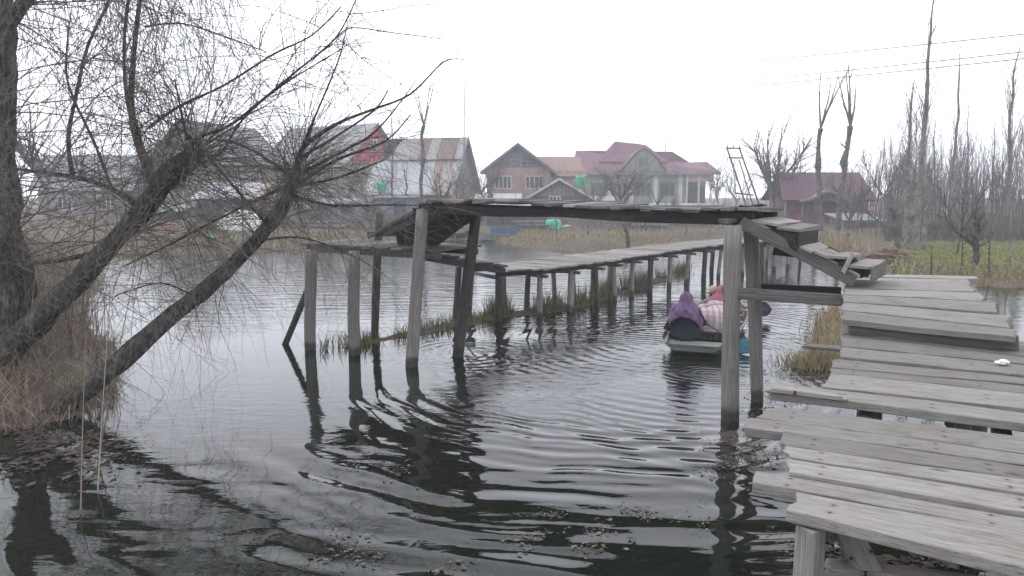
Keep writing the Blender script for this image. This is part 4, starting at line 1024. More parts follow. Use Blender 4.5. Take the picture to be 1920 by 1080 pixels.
def paddle(label, hand, blade, mat, w_, l_, nrm):
    pd = thing('paddle', label, 'paddle', hand); a, b = V(hand), V(blade); d = (b - a).normalized()
    s = MB(); s.tube([a - d * .25, a, b - d * l_ * .3, b + d * l_ * .1], [.015, .016, .016, .012], 8); obj('shaft', s, M['bridge'], pd, smooth=True)
    x = d; y = V(nrm).cross(x).normalized(); z = x.cross(y); o2 = []
    out = [(-.5, .08), (-.48, .28), (-.38, .46), (-.15, .5), (.15, .40), (.38, .2), (.5, 0.02)]
    pl = [(u, v) for u, v in out] + [(u, -v) for u, v in out[::-1]]
    h_ = MB(); h_.prism([b + x * u * l_ + y * v * w_ - z * .008 for u, v in pl], z * .016); o = obj('blade', h_, mat, pd); return pd
M['teal'] = plain_mat('teal_paint', (0.008, 0.085, 0.12), (0.016, 0.13, 0.17), 9.0, 0.5)
M['black'] = plain_mat('black_paint', (0.008, 0.008, 0.012), (0.02, 0.02, 0.026), 9.0, 0.5)
paddle('paddle with a teal heart shaped blade dipping beside the boat', BP(.92, .02, .42), V((3.62, 11.42, .10)), M['teal'], .27, .27, (0.15, -1, 0.25))
paddle('paddle with a black heart shaped blade held out over the water right of the bow', BP(3.22, .24, .36), D(1436, 580, 14.4), M['black'], .29, .30, (0.05, -1, 0.2))
# plaid blanket over the load and bright bundles
bl = MB(); rr = []
for i in range(13):
    a = (math.pi / 2) * i / 12; ring = []
    for j in range(32):
        b = 2 * math.pi * j / 32; k = 1 + .05 * math.sin(5 * b + 3 * a) + .06 * mnoise.noise(V((math.cos(b) * 2, math.sin(b) * 2, a * 2)))
        cx = abs(math.cos(b)) ** .6 * (1 if math.cos(b) > 0 else -1); sy = abs(math.sin(b)) ** .6 * (1 if math.sin(b) > 0 else -1)
        ring.append((cx * .44 * math.cos(a) ** .45 * k, sy * .40 * math.cos(a) ** .45 * k, .54 * math.sin(a) ** .75 * (1 + .04 * math.sin(4 * b)) - .02))
    rr.append(ring)
bl.loft(rr); ma = Matrix.Translation(BP(1.95, .0, 0.0)) @ Matrix.Rotation(math.atan2(-BD.x, BD.y), 4, 'Z')
tag(obj('blanket', bl, M['plaid'], matrix=ma, world=False, smooth=True), 'pink and white plaid blanket heaped over a load amidships in the boat', 'blanket')
def bundle(name, label, cat, at, r, mat, sq=.8):
    b_ = MB(); rr = []
    for i in range(9):
        a = math.pi * i / 8; rr.append([(lambda q: q * (1 + .25 * mnoise.noise(q * 6 + V(at))))(V((math.sin(a) * math.cos(b), math.sin(a) * math.sin(b), sq * math.cos(a))) * r) for b in (2 * math.pi * j / 14 for j in range(14))])
    b_.loft(rr); return tag(obj(name, b_, mat, matrix=Matrix.Translation(V(at)), world=False, smooth=True), label, cat)
bundle('cloth_bundle', 'rolled plaid bundle lying across the boat behind the bridge post', 'bundle', BP(2.35, .05, .50), .16, M['plaid'], .5)
bundle('yellow_bundle', 'pale yellow cloth bundle beside the coral pink headscarf', 'bundle', D(1337, 543, 14.0), .075, M['yellow'], 1.1)
M['orange'] = plain_mat('orange_plastic', (0.55, 0.22, 0.05), (0.62, 0.28, 0.08), 9.0, 0.5)
bundle('orange_sack', 'small orange sack showing between the two right bridge posts', 'sack', BP(3.0, .22, .44), .13, M['orange'], 1.0)

# ------------------------------------------------------------------ houses
M['w_beige'] = plain_mat('beige_plaster', (0.26, 0.235, 0.205), (0.34, 0.31, 0.27), 0.8)
M['w_olive'] = plain_mat('olive_grey_plaster', (0.15, 0.145, 0.12), (0.20, 0.195, 0.165), 0.8)
M['w_pink'] = plain_mat('pinkish_brick', (0.30, 0.205, 0.175), (0.37, 0.27, 0.23), 1.4)
M['w_grey'] = plain_mat('grey_plaster', (0.20, 0.215, 0.21), (0.27, 0.285, 0.28), 0.8)
M['w_timber'] = plain_mat('grey_timber_cladding', (0.13, 0.125, 0.125), (0.24, 0.23, 0.225), 3.0, 0.9, (3, 3, .3))
M['w_dark'] = plain_mat('dark_timber', (0.06, 0.058, 0.062), (0.12, 0.115, 0.12), 3.0, 0.9, (3, 3, .3))
M['w_bluegrey'] = plain_mat('blue_grey_boards', (0.13, 0.15, 0.17), (0.21, 0.235, 0.26), 3.0, 0.9, (3, 3, .4))
M['w_purple'] = plain_mat('purple_brown_boards', (0.11, 0.075, 0.085), (0.19, 0.135, 0.15), 2.0, 0.9, (3, 3, .4))
M['w_red'] = plain_mat('red_gable_boards', (0.40, 0.035, 0.06), (0.48, 0.06, 0.09), 2.0, 0.7, (3, 3, .3))
M['r_grey'] = metal_roof('grey_metal_roof', (0.15, 0.16, 0.175), (0.22, 0.235, 0.25), 0.1)
M['r_pale'] = metal_roof('pale_metal_roof', (0.27, 0.29, 0.30), (0.38, 0.405, 0.415), 0.25)
M['r_rust'] = metal_roof('rusty_metal_roof', (0.22, 0.21, 0.21), (0.33, 0.32, 0.315), 0.75, (0.13, 0.095, 0.078))
M['r_salmon'] = metal_roof('salmon_metal_roof', (0.185, 0.118, 0.098), (0.235, 0.155, 0.132), 0.1)
M['r_red'] = metal_roof('maroon_metal_roof', (0.092, 0.040, 0.056), (0.12, 0.051, 0.071), 0.0)
M['r_purple'] = metal_roof('plum_metal_roof', (0.075, 0.036, 0.052), (0.10, 0.047, 0.068), 0.0)
M['frame_w'] = plain_mat('white_frame', (0.42, 0.41, 0.41), (0.52, 0.51, 0.51), 6.0)
M['frame_g'] = plain_mat('green_frame', (0.06, 0.19, 0.15), (0.09, 0.25, 0.20), 6.0)
M['glass'] = NT('window_glass').out((0.035, 0.04, 0.045), 0.12, 0.5)
M['red'] = plain_mat('red_curtain', (0.17, 0.03, 0.05), (0.23, 0.05, 0.07), 4.0)
M['pinkcloth'] = plain_mat('pink_cloth', (0.55, 0.26, 0.33), (0.65, 0.36, 0.42), 4.0)
def window(h, x, z, w, ht, y=0.0, fm='frame_w', nb_=2, axis='x', label=None):
    """window on a house wall in the house's own frame: facade in the plane y (axis x) or x (axis y)"""
    f = MB(); g = MB(); b = 0.09
    def bx(mb, u0, u1, v0, v1, d0, d1):
        c = ((u0 + u1) / 2, (d0 + d1) / 2, (v0 + v1) / 2); s = (u1 - u0, d1 - d0, v1 - v0)
        if axis == 'y': c = (-c[1] + 0, c[0], c[2]); s = (s[1], s[0], s[2])
        mb.box(c, *s)
    y0 = y - 0.06
    bx(f, x - w / 2, x + w / 2, z + ht - b, z + ht, y0, y + .02); bx(f, x - w / 2, x + w / 2, z, z + b, y0, y + .02)
    bx(f, x - w / 2, x - w / 2 + b, z + b, z + ht - b, y0, y + .02); bx(f, x + w / 2 - b, x + w / 2, z + b, z + ht - b, y0, y + .02)
    for k in range(1, nb_ + 1):
        xx = x - w / 2 + w * k / (nb_ + 1); bx(f, xx - .04, xx + .04, z + b, z + ht - b, y0 + .01, y + .02)
    bx(g, x - w / 2 + b * .9, x + w / 2 - b * .9, z + b * .9, z + ht - b * .9, y - .02, y + .015)
    fo = obj('window', f, M[fm], h, world=False); obj('pane', g, M['glass'], fo, world=False); return fo
def slab(mb, a, b, c, d, th=0.1):
    a, b, c, d = map(V, (a, b, c, d)); n = (b - a).cross(d - a).normalized() * th
    mb.prism([a, b, c, d], -n if n.z > 0 else n)
def gable_house(name, label, cat, at, rz, L, Wd, he, hr, wallm, roofm, gablem=None, ov=0.45, split=None, roof2=None, group=None):
    """ridge along local x (length L), depth Wd along y; front wall at y=0; origin at the front centre on the ground"""
    h = thing(name, label, cat, at, rz, group)
    w_ = MB(); w_.box((0, Wd / 2, he / 2 - .3), L, Wd, he + .6); obj('wall', w_, M[wallm], h, world=False)
    for s in (-1, 1):
        g = MB(); x = s * (L / 2 - 0.06); g.prism([(x, 0.02, he), (x, Wd - .02, he), (x, Wd / 2, hr - .12)], (s * 0.055, 0, 0)); obj('gable', g, M[gablem or wallm], h, world=False)
    sl = (hr - he) / (Wd / 2); e = L / 2 + ov
    def rz_(y): return he + sl * y
    if split is None:
        r = MB(); slab(r, (-e, -ov, he - sl * ov), (e, -ov, he - sl * ov), (e, Wd / 2, hr), (-e, Wd / 2, hr)); obj('roof', r, M[roofm], h, world=False)
    else:
        ys_ = Wd / 2 * split; zs = rz_(ys_) - .1
        r = MB(); slab(r, (-e, -ov - .3, he - sl * ov * 0.8 - .15), (e, -ov - .3, he - sl * ov * .8 - .15), (e, ys_, zs), (-e, ys_, zs)); obj('roof', r, M[roofm], h, world=False)
        r = MB(); slab(r, (-e + 1.2, ys_ - .2, zs + .05), (e, ys_ - .2, zs + .05), (e, Wd / 2, hr), (-e + 2.0, Wd / 2, hr)); obj('roof', r, M[roof2], h, world=False)
    r = MB(); slab(r, (-e, Wd / 2, hr), (e, Wd / 2, hr), (e, Wd + ov, he - sl * ov), (-e, Wd + ov, he - sl * ov)); obj('roof', r, M[roof2 or roofm], h, world=False)
    for s in (-1, 1):
        fb_ = MB(); x = s * (e + .025); zl = he - sl * ov
        fb_.prism([(x, -ov, zl - .12), (x, Wd / 2, hr - .12), (x, Wd + ov, zl - .12), (x, Wd + ov, zl + .1), (x, Wd / 2, hr + .1), (x, -ov, zl + .1)], (s * .04, 0, 0))
        obj('fascia', fb_, M['w_timber'], h, world=False)
    return h
def gpt(px, Y, z=0.02):
    p = D(px, 400, Y); return V((p.x, p.y, z))
# grey house furthest left, dark gable house, red gable house
h = gable_house('house', 'small grey house faint behind the willow trunk at far left', 'house', gpt(160, 62), 0.15, 7, 6, 3.0, 5.6, 'w_timber', 'r_grey')
window(h, -1.5, 1.0, 1.1, 1.2); window(h, 1.5, 1.0, 1.1, 1.2)
h = gable_house('house', 'grey house with a steep dark gable facing the water behind the willow branches', 'house', gpt(480, 68), 1.25, 9, 7.2, 5.2, 8.6, 'w_beige', 'r_grey', 'w_timber')
window(h, -2.5, 3.3, 1.2, 1.2); window(h, 0, 3.3, 1.2, 1.2)
h = gable_house('house', 'tall beige house with a grey metal roof and bright red gable', 'house', gpt(572, 72), -0.52, 10.5, 8.4, 5.2, 9.0, 'w_beige', 'r_grey', 'w_red')
for z_ in (1.0, 3.5):
    for x_ in (-3.4, -1.2, 1.0, 3.2): window(h, x_, z_, 1.3, 1.3)
gw = window(h, 4.2, 6.3, 1.5, 1.2, y=-5.25, axis='y')
fr_ = MB(); fr_.box((0, -.10, 5.05), 11.2, .12, .35); obj('eave_band', fr_, M['w_beige'], h, world=False)
h = gable_house('house', 'house with a tall two tone roof of rusty upper and pale lower metal sheets', 'house', gpt(770, 60), -0.28, 6.8, 6.0, 2.9, 6.9, 'w_pink', 'r_pale', 'w_timber', split=0.56, roof2='r_rust')
window(h, 1.9, 0.7, 1.0, 1.0); window(h, -1.5, 0.7, 1.0, 1.0); window(h, 3.0, 3.1, 0.8, 1.0, y=-3.41, axis='y')
# pink brick house with open gable facing us and a salmon wing
h = gable_house('house', 'pink brick house with an open blue grey timber gable and a salmon roofed wing', 'house', gpt(985, 66), 1.571 - 0.12, 8.0, 6.4, 4.6, 6.55, 'w_pink', 'r_grey', 'w_bluegrey', ov=.6)
h.location = gpt(972, 66) ; h.rotation_euler = (0, 0, 0); h.matrix_basis = Matrix.Translation(h.location) @ Matrix.Rotation(-0.08, 4, 'Z')
for ch_ in list(h.children): bpy.data.objects.remove(ch_)
w_ = MB(); w_.box((0, 4, 2.0), 5.6, 8, 5.2); obj('wall', w_, M['w_pink'], h, world=False)
g = MB(); g.prism([(-2.75, 0.03, 4.6), (2.75, 0.03, 4.6), (0, .03, 6.5)], (0, .06, 0)); obj('gable', g, M['w_bluegrey'], h, world=False)
g = MB()
for zz, wd_ in ((4.75, 2.5), (5.15, 1.9), (5.55, 1.3)): g.box((0.2, -.03, zz), wd_ * 1.7, .09, .09)
for xx in (-1.6, -.8, 0, .8, 1.6): g.box((xx, -.02, 4.6 + (2.75 - abs(xx)) * .34), .09, .07, (2.75 - abs(xx)) * .66)
obj('gable_frame', g, M['w_timber'], h, world=False)
g = MB(); g.box((1.1, .0, 5.0), 1.5, .05, .7); obj('gable_shade_panel', g, M['w_dark'], h, world=False)  # solid dark panel standing in for the shade inside the open gable
for s in (-1, 1):
    r = MB(); slab(r, (s * 3.3, -.7, 4.15), (s * 3.3, 8.4, 4.15), (0, 8.4, 6.65), (0, -.7, 6.65)); obj('roof', r, M['r_grey'], h, world=False)
    g = MB(); g.prism([(s * 3.3, -.74, 4.0), (0, -.74, 6.5), (0, -.74, 6.72), (s * 3.3, -.74, 4.22)], (0, .035, 0)); obj('fascia', g, M['w_timber'], h, world=False)
w_ = MB(); w_.box((4.4, 5.0, 1.9), 3.2, 5, 5.0); obj('wing_wall', w_, M['w_pink'], h, world=False)
r = MB(); slab(r, (1.4, 2.1, 3.9), (6.0, 2.1, 3.9), (5.3, 5.0, 5.75), (1.2, 5.0, 5.75)); slab(r, (1.2, 5.02, 5.75), (5.3, 5.02, 5.75), (6.0, 7.8, 3.9), (1.4, 7.8, 3.9)); obj('roof', r, M['r_salmon'], h, world=False)
window(h, -1.35, 2.75, 1.5, 1.15, nb_=3); window(h, 1.4, 2.75, 1.6, 1.15, nb_=3); window(h, -1.35, .4, 1.3, 1.1)
# dark shed with a pale strip roof before it
h = thing('shed', 'dark plank shed with a pale edged pitched roof below the green tank', 'shed', gpt(1045, 56))
w_ = MB(); w_.box((0, 2, .9), 4.2, 4, 2.6); obj('wall', w_, M['w_dark'], h, world=False)
g = MB(); g.prism([(-2.1, .02, 2.2), (2.1, .02, 2.2), (.1, .02, 3.35)], (0, .06, 0)); obj('gable', g, M['w_timber'], h, world=False)
for s in (-1, 1):
    r = MB(); slab(r, (.1 + s * 2.6, -.5, 1.9), (.1 + s * 2.6, 4.3, 1.9), (.1, 4.3, 3.42), (.1, -.5, 3.42)); obj('roof', r, M['r_grey'], h, world=False)
    g = MB(); g.prism([(.1 + s * 2.6, -.54, 1.85), (.1, -.54, 3.37), (.1, -.54, 3.52), (.1 + s * 2.6, -.54, 2.0)], (0, .03, 0)); obj('fascia', g, M['frame_w'], h, world=False)
window(h, -.2, 1.5, .9, .7, nb_=2)
# red hip-roofed house
h = thing('house', 'large pale house with a maroon hipped roof, raised centre and green windows', 'house', gpt(1210, 86, .34))
h.scale = (1.05, 1.05, 1.05)
w_ = MB(); w_.box((-1.4, 4, 1.9), 11.4, 8, 4.6); obj('wall', w_, M['w_grey'], h, world=False)
w_ = MB(); w_.box((5.7, 5.2, 1.9), 2.8, 5.6, 4.6); obj('wing_wall', w_, M['w_grey'], h, world=False)
r = MB()
x0, x1, ez, rz1 = -7.6, 7.9, 4.15, 6.6
y0, y1, ym = -.7, 8.7, 4.0
V0 = [(x0, y0, ez), (x1, y0, ez), (x1, y1, ez), (x0, y1, ez), (x0 + .3, ym, rz1 + .1), (3.6, ym, rz1), (5.6, ym, rz1 - 1.2), (x1 - .3, ym, rz1 - 1.15)]
r.add(V0, [(0, 1, 7, 6, 5, 4), (1, 2, 7), (2, 3, 4, 5, 6, 7), (3, 0, 4), (3, 2, 1, 0)]); obj('roof', r, M['r_red'], h, world=False)
r = MB(); r.add([(-5.0, 1.2, 5.35), (2.6, 1.2, 5.35), (2.6, 6.8, 5.35), (-5.0, 6.8, 5.35), (-2.9, 4, 7.75), (.6, 4, 7.35)], [(0, 1, 5, 4), (1, 2, 5), (2, 3, 4, 5), (3, 0, 4), (3, 2, 1, 0)]); obj('roof', r, M['r_red'], h, world=False)
# arched dormer
dg = MB(); arch = [(-2.5, 4.25), (-1.5, 5.55), (-.75, 6.35), (-.2, 6.6), (.35, 6.35), (1.2, 5.5), (2.0, 4.25)]
arch2 = [(a * 1.10 - .03, b + .16) for a, b in arch]
dg.prism([(a - .2, -.86, b) for a, b in arch], (0, 2.2, 0)); obj('dormer', dg, M['w_olive'], h, world=False)
dr = MB()
for i in range(len(arch) - 1):
    (a, b), (c, d) = arch2[i], arch2[i + 1]; dr.prism([(a - .2, -1.1, b - .14), (c - .2, -1.1, d - .14), (c - .2, -1.1, d), (a - .2, -1.1, b)], (0, 4.2, 0))
obj('dormer_roof', dr, M['r_red'], h, world=False)
ev = MB(); ev.box((.1, -.72, 4.05), 15.5, .1, .28); obj('fascia', ev, M['w_timber'], h, world=False)
for x_ in (-5.2, -2.9, -.3, 2.3): window(h, x_, 1.6, 1.7, 1.5, fm='frame_g', nb_=2)
window(h, -.5, 4.75, 1.2, 1.0, y=-.87, fm='frame_g', nb_=1)
for x_ in (-4.0, -1.6, 1.0, 3.7):
    pl = MB(); pl.box((x_, -.12, 2.0), .42, .22, 4.2); obj('pilaster', pl, M['frame_w'], h, world=False)
po = MB(); po.box((5.7, 2.33, 1.5), 2.5, .1, 2.3); obj('porch_shade_panel', po, M['w_dark'], h, world=False)  # dark panel on the set-back wall, paints in the porch shade
for x_ in (4.4, 5.7, 7.0):
    pl = MB(); pl.tube([(x_, -.2, -.3), (x_, -.2, 4.0)], .11, 10); obj('porch_column', pl, M['frame_w'], h, world=False)
po = MB(); po.box((5.7, -.1, 3.6), 3.0, .3, .9); obj('porch_beam', po, M['w_pink'], h, world=False)
# plum house at right
h = thing('house', 'low dark house with plum roof, arched porch and red curtains beyond the ramp', 'house', gpt(1553, 50, .35), -.06)
w_ = MB(); w_.box((0, 2.3, .85), 5.4, 4.0, 2.3); obj('wall', w_, M['w_purple'], h, world=False)
for s in (-1, 1):
    g = MB(); x = s * 2.62; g.prism([(x, .3, 1.95), (x, 4.3, 1.95), (x, 2.3, 3.45)], (s * .07, 0, 0)); obj('gable', g, M['w_dark'], h, world=False)
r = MB(); slab(r, (-3.15, -.4, 1.62), (3.0, -.4, 1.62), (2.75, 2.3, 3.5), (-2.75, 2.3, 3.5)); obj('roof', r, M['r_purple'], h, world=False)
r = MB(); slab(r, (-2.75, 2.32, 3.5), (2.75, 2.32, 3.5), (3.0, 5.0, 1.62), (-3.15, 5.0, 1.62)); obj('roof', r, M['r_purple'], h, world=False)
ar = MB()
prev = None
for i in range(13):
    a = -1.75 + 3.5 * i / 12; z_ = 1.60 + .62 * math.exp(-(a / .85) ** 2)
    if prev: ar.prism([(prev[0] - .3, -.75, prev[1] - .1), (a - .3, -.75, z_ - .1), (a - .3, -.75, z_ + .03), (prev[0] - .3, -.75, prev[1] + .03)], (0, 1.5, 0))
    prev = (a, z_)
obj('arched_porch_roof', ar, M['w_timber'], h, world=False)
g = MB(); g.prism([(-1.3 - .3, -.5, 1.5), (1.3 - .3, -.5, 1.5), (.5 - .3, -.5, 2.0), (-.3, -.5, 2.15), (-.8, -.5, 2.0)], (0, .05, 0)); obj('porch_gable', g, M['w_dark'], h, world=False)
for x_ in (-2.9, -1.8, -.6, .9, 2.2):
    pl = MB(); pl.tube([(x_, -.3, -.2), (x_, -.3, 1.62)], .055, 8); obj('porch_post', pl, M['w_timber'], h, world=False)
for x_, w2_ in ((-2.0, .7), (-.1, .35), (.5, .4), (2.45, .35)):
    c = MB(); c.box((x_, .25, .55), w2_, .05, .8); obj('curtain', c, M['red'], h, world=False)
c = MB(); c.box((1.4, .26, .75), .9, .05, 1.1); obj('door', c, M['w_bluegrey'], h, world=False)
hc = MB(); rr = [[(-.18 + .36 * i / 6, .03 * math.sin(i * 1.9 + j), 1.05 * j / 5) for i in range(7)] for j in range(6)]
for q in rr: pass
hc.loft([r_ + [(a, b + .02, c_) for a, b, c_ in r_[::-1]] for r_ in rr]); p_ = D(1632, 418, 48)
tag(obj('hanging_cloth', hc, M['pinkcloth'], matrix=Matrix.Translation(p_), world=False), 'pink cloth hanging at the right end of the plum roofed house', 'cloth')

# sheds, huts and low buildings along the far bank
def shed(label, px, Y, w, d, hh, wm, rm, z=.5, rz=0.0, drop=.35, name='shed'):
    h = thing(name, label, 'shed', gpt(px, Y, z), rz)
    w_ = MB(); w_.box((0, d / 2, hh / 2 - .3), w, d, hh + .6); obj('wall', w_, M[wm], h, world=False)
    r = MB(); slab(r, (-w / 2 - .25, -.35, hh + .02), (w / 2 + .25, -.35, hh + .02), (w / 2 + .25, d + .3, hh + drop), (-w / 2 - .25, d + .3, hh + drop), .07); obj('roof', r, M[rm], h, world=False)
    c = MB(); c.box((w * .12, -.03, hh * .42), .8, .06, hh * .8); obj('door', c, M['w_dark'], h, world=False); return h
shed('low shed with a white roof edge in front of the pink brick house', 935, 52, 2.8, 2.5, 1.55, 'w_timber', 'r_pale')
shed('grey shed carrying a small green tank left of the raised footbridge', 742, 50, 2.4, 2.2, 1.65, 'w_bluegrey', 'r_grey', drop=.1)
shed('dark shed with a bright white lean-to roof behind the willow branches', 425, 46, 3.6, 2.5, 1.6, 'w_dark', 'r_pale', drop=1.0)
shed('blue grey plank hut left of the red rubble wall', 305, 42, 1.7, 1.6, 1.0, 'w_bluegrey', 'r_grey', z=.4)
shed('long low dark shed before the maroon roofed house', 1262, 68, 9.0, 3.5, .80, 'w_dark', 'r_grey', drop=.15)
shed('low dark hut left of the maroon roofed house', 1120, 60, 3.0, 2.5, 1.3, 'w_timber', 'r_grey')
shed('brown hut with a dark doorway behind the blue boat', 975, 47, 3.4, 2.0, 1.3, 'w_dark', 'r_grey', z=.3)
shed('small turquoise fronted kiosk behind the blue boat', 922, 46, 1.0, .9, 1.0, 'w_bluegrey', 'r_grey', z=.3)
shed('low blue grey boat shed beside the plum roofed house', 1618, 44, 2.1, 2.0, .75, 'w_bluegrey', 'r_grey', z=.1)
shed('pale grey hut under the willow shoots left of the footbridge', 640, 52, 3.4, 2.4, 1.2, 'w_grey', 'r_grey', z=.5)
# walls
def wallseg(name, label, px0, px1, Y, h0, mat, z=.3, tex=0.12):
    a, b = gpt(px0, Y, z), gpt(px1, Y, z); n = 24; mb = MB(); rr = []
    for i in range(n + 1):
        p = a.lerp(b, i / n); hh = h0 * (1 + .10 * mnoise.noise(V((i * .7, Y, 0)))); rr.append([(p.x, p.y, z - .5), (p.x, p.y + .3, z - .5), (p.x, p.y + .3, z + hh), (p.x, p.y, z + hh)])
    mb.loft(rr); return tag(obj(name, mb, mat, loc=a), label, 'wall')
M['rubble'] = plain_mat('reddish_rubble', (0.24, 0.15, 0.12), (0.36, 0.26, 0.21), 7.0, 0.95, bump=0.6)
M['stone'] = plain_mat('grey_stone', (0.16, 0.15, 0.14), (0.27, 0.255, 0.24), 4.0, 0.95, bump=0.6)
wallseg('rubble_wall', 'low reddish rubble wall on the far bank behind the willow limbs', 285, 345, 38, .75, M['rubble'], .25)
wallseg('stone_wall', 'low grey quay wall of stones on the far bank left of the blue boat', 560, 820, 42.5, .45, M['stone'], .1)
wallseg('board_fence', 'grey board fence on the far bank behind the left landing of the footbridge', 560, 705, 47, .8, M['w_timber'], .4)
wallseg('board_fence', 'dark board fence before the maroon roofed house', 1130, 1330, 57, .75, M['w_dark'], .45)
wallseg('board_fence', 'low dark plank fence in front of the white roofed shed', 880, 1010, 49.5, .55, M['w_dark'], .4)
def log_pile(label, px, Y, n, L, z=.3):
    p0 = gpt(px, Y, z); g = thing('log_pile', label, 'log pile', p0)
    for i in range(n):
        row = 0; k = i; per = max(2, n // 2)
        while k >= per - row and per - row > 1: k -= per - row; row += 1
        r_ = U(.07, .11); q = p0 + V((U(-.15, .15), .24 * (k + row * .5), .1 + .2 * row)); s = MB(); s.tube([q - V((L / 2 + U(-.2, .2), 0, 0)), q + V((L / 2 + U(-.2, .2), U(-.1, .1), U(-.03, .03)))], [r_, r_ * .8], 8); obj('log', s, M['palebark' if i % 3 else 'bark'], g)
log_pile('pile of pale logs on the far bank left of the turquoise tarpaulin', 1000, 42.6, 9, 1.7)
log_pile('pile of poles on the far bank behind the left landing', 610, 41.8, 8, 2.4)
log_pile('stack of poles below the stick fence under the right of the span', 1215, 43, 8, 2.2)
far_stakes = [(575, 456), (612, 458), (668, 452), (720, 450), (765, 447), (838, 449), (1045, 452), (1102, 458), (1215, 455), (1290, 452)]
for px_, py_ in far_stakes:
    p = W(px_, py_); p.y += .5; q = p + V((U(-.1, .1), 0, U(.6, 1.2))); s = MB(); s.tube([p - V((0, 0, .6)), p.lerp(q, .5), q], [.05, .045, .04], 6)
    tag(obj('mooring_stake', s, M['greybark'], loc=p), 'thin grey mooring stake standing at the far water edge', 'stake', 'mooring stakes along the far bank')
# stick fences
def fence(label, px0, px1, Y, hh, n, z=.4):
    f = thing('stick_fence', label, 'fence', gpt(px0, Y, z)); a, b = gpt(px0, Y, z), gpt(px1, Y, z)
    for i in range(n):
        p = a.lerp(b, i / (n - 1)) + V((U(-.1, .1), U(-.1, .1), 0)); s = MB(); s.tube([p - V((0, 0, .4)), p + V((U(-.06, .06), 0, hh * U(.8, 1.2)))], .03, 5); obj('stake', s, M['greybark'], f)
    for k in (.4, .85):
        s = MB(); s.tube([a + V((0, -.04, hh * k)), a.lerp(b, .5) + V((0, -.04, hh * k + U(-.05, .05))), b + V((0, -.04, hh * k))], .022, 5); obj('rail', s, M['greybark'], f)
fence('grey stick fence along the far bank under the span of the footbridge', 1050, 1290, 47, .9, 26)
fence('stick fence behind the willow shoots on the far left bank', 430, 610, 45, .9, 20)
# tanks, tarp, sacks
M['green'] = plain_mat('green_plastic_tank', (0.03, 0.26, 0.13), (0.05, 0.33, 0.17), 3.0, 0.45)
def tank(label, base, r, hgt, stand=0.0):
    tk = thing('water_tank', label, 'water tank', base); b = MB(); rr = []
    for q, z in ((.0, 0), (.98, 0), (1, .05), (.97, .2), (1, .24), (.97, .42), (1, .46), (.97, .64), (1, .68), (.98, .82), (.8, .92), (.4, .99), (.0, 1)):
        rr.append([V(base) + V((max(q, .01) * r * math.cos(2 * math.pi * k / 20), max(q, .01) * r * math.sin(2 * math.pi * k / 20), z * hgt)) for k in range(20)])
    b.loft(rr); obj('barrel', b, M['green'], tk, smooth=False)
    l = MB(); l.tube([V(base) + V((0, 0, hgt * .98)), V(base) + V((0, 0, hgt * 1.06))], r * .35, 12); obj('lid', l, M['green'], tk)
    if stand:
        for sx, sy in ((-1, -1), (1, -1), (1, 1), (-1, 1)):
            q = V(base) + V((sx * r * .75, sy * r * .75, 0)); s = MB(); s.tube([q - V((0, 0, stand)), q - V((0, 0, .02))], .05, 6); obj('stand_leg', s, M['w_bluegrey'], tk)
        s = MB(); s.box(V(base) + V((0, 0, -.04)), r * 2, r * 2, .06); obj('platform', s, M['w_bluegrey'], tk)
tank('bright green water tank on a stand beside the maroon roofed house', D(1088, 352, 58), .42, .95, 2.0)
tank('green water tank on the grey shed left of the raised footbridge', D(716, 359, 51), .34, .6, 0)
M['turq'] = plain_mat('turquoise_tarp', (0.03, 0.38, 0.26), (0.06, 0.47, 0.33), 4.0, 0.6)
def heap(name, label, cat, at, rx, ry, hh, mat):
    b = MB(); rr = []
    for i in range(7):
        a = (math.pi / 2) * i / 6; rr.append([(rx * math.cos(a) ** .7 * math.cos(t_) * (1 + .15 * mnoise.noise(V((math.cos(t_), math.sin(t_), a)) * 1.7 + V(at))), ry * math.cos(a) ** .7 * math.sin(t_), hh * math.sin(a) * (1 + .2 * mnoise.noise(V((math.cos(t_) * 2, math.sin(t_) * 2, 3)))) - .15 * (i == 0)) for t_ in (2 * math.pi * j / 18 for j in range(18))])
    b.loft(rr); return tag(obj(name, b, mat, matrix=Matrix.Translation(V(at)), world=False), label, cat)
tp = MB(); rr = []
for i in range(9):
    a = i / 8; rr.append([((.42 + .20 * a) * math.cos(q) * (1 + .10 * a * math.sin(9 * q) + .05 * math.sin(4 * q)), (.34 + .14 * a) * math.sin(q) * (1 + .10 * a * math.sin(9 * q)), .74 - .74 * a ** 1.2 + .03 * math.sin(3 * q) * (1 - a)) for q in (2 * math.pi * j / 40 for j in range(40))])
rr.insert(0, [(x * .5, y * .5, z + .05) for x, y, z in rr[0]])
tp.loft(rr); tag(obj('tarpaulin', tp, M['turq'], matrix=Matrix.Translation(D(1037, 438, 43)), world=False), 'turquoise tarpaulin draped over a pile on the far bank under the bridge span', 'tarpaulin')
heap('small_bin', 'small turquoise bin at the water edge behind the two willow limbs', 'bin', D(392, 452, 34), .22, .2, .38, M['turq'])
for px_, py_, Y_, s_, lb_ in ((1063, 427, 44, .35, 'white sack right of the turquoise tarpaulin'), (1140, 424, 45, .28, 'white sack by the stick fence under the bridge span'), (1153, 428, 44.5, .34, 'drooping white sack beside a dark stump'), (450, 425, 40, 1.2, 'white plastic sheeting behind the leaning willow trunk'), (500, 420, 41, .5, 'white plastic heap right of the larger white sheeting'), (1700, 431, 46, .2, 'white bundle hung at the right end of the plum house')):
    heap('white_sack', lb_, 'sack', D(px_, py_ + 4, Y_), s_, s_ * .6, s_ * .8, M['white'])
hp = MB(); hc_ = W(1662, 488, .38)
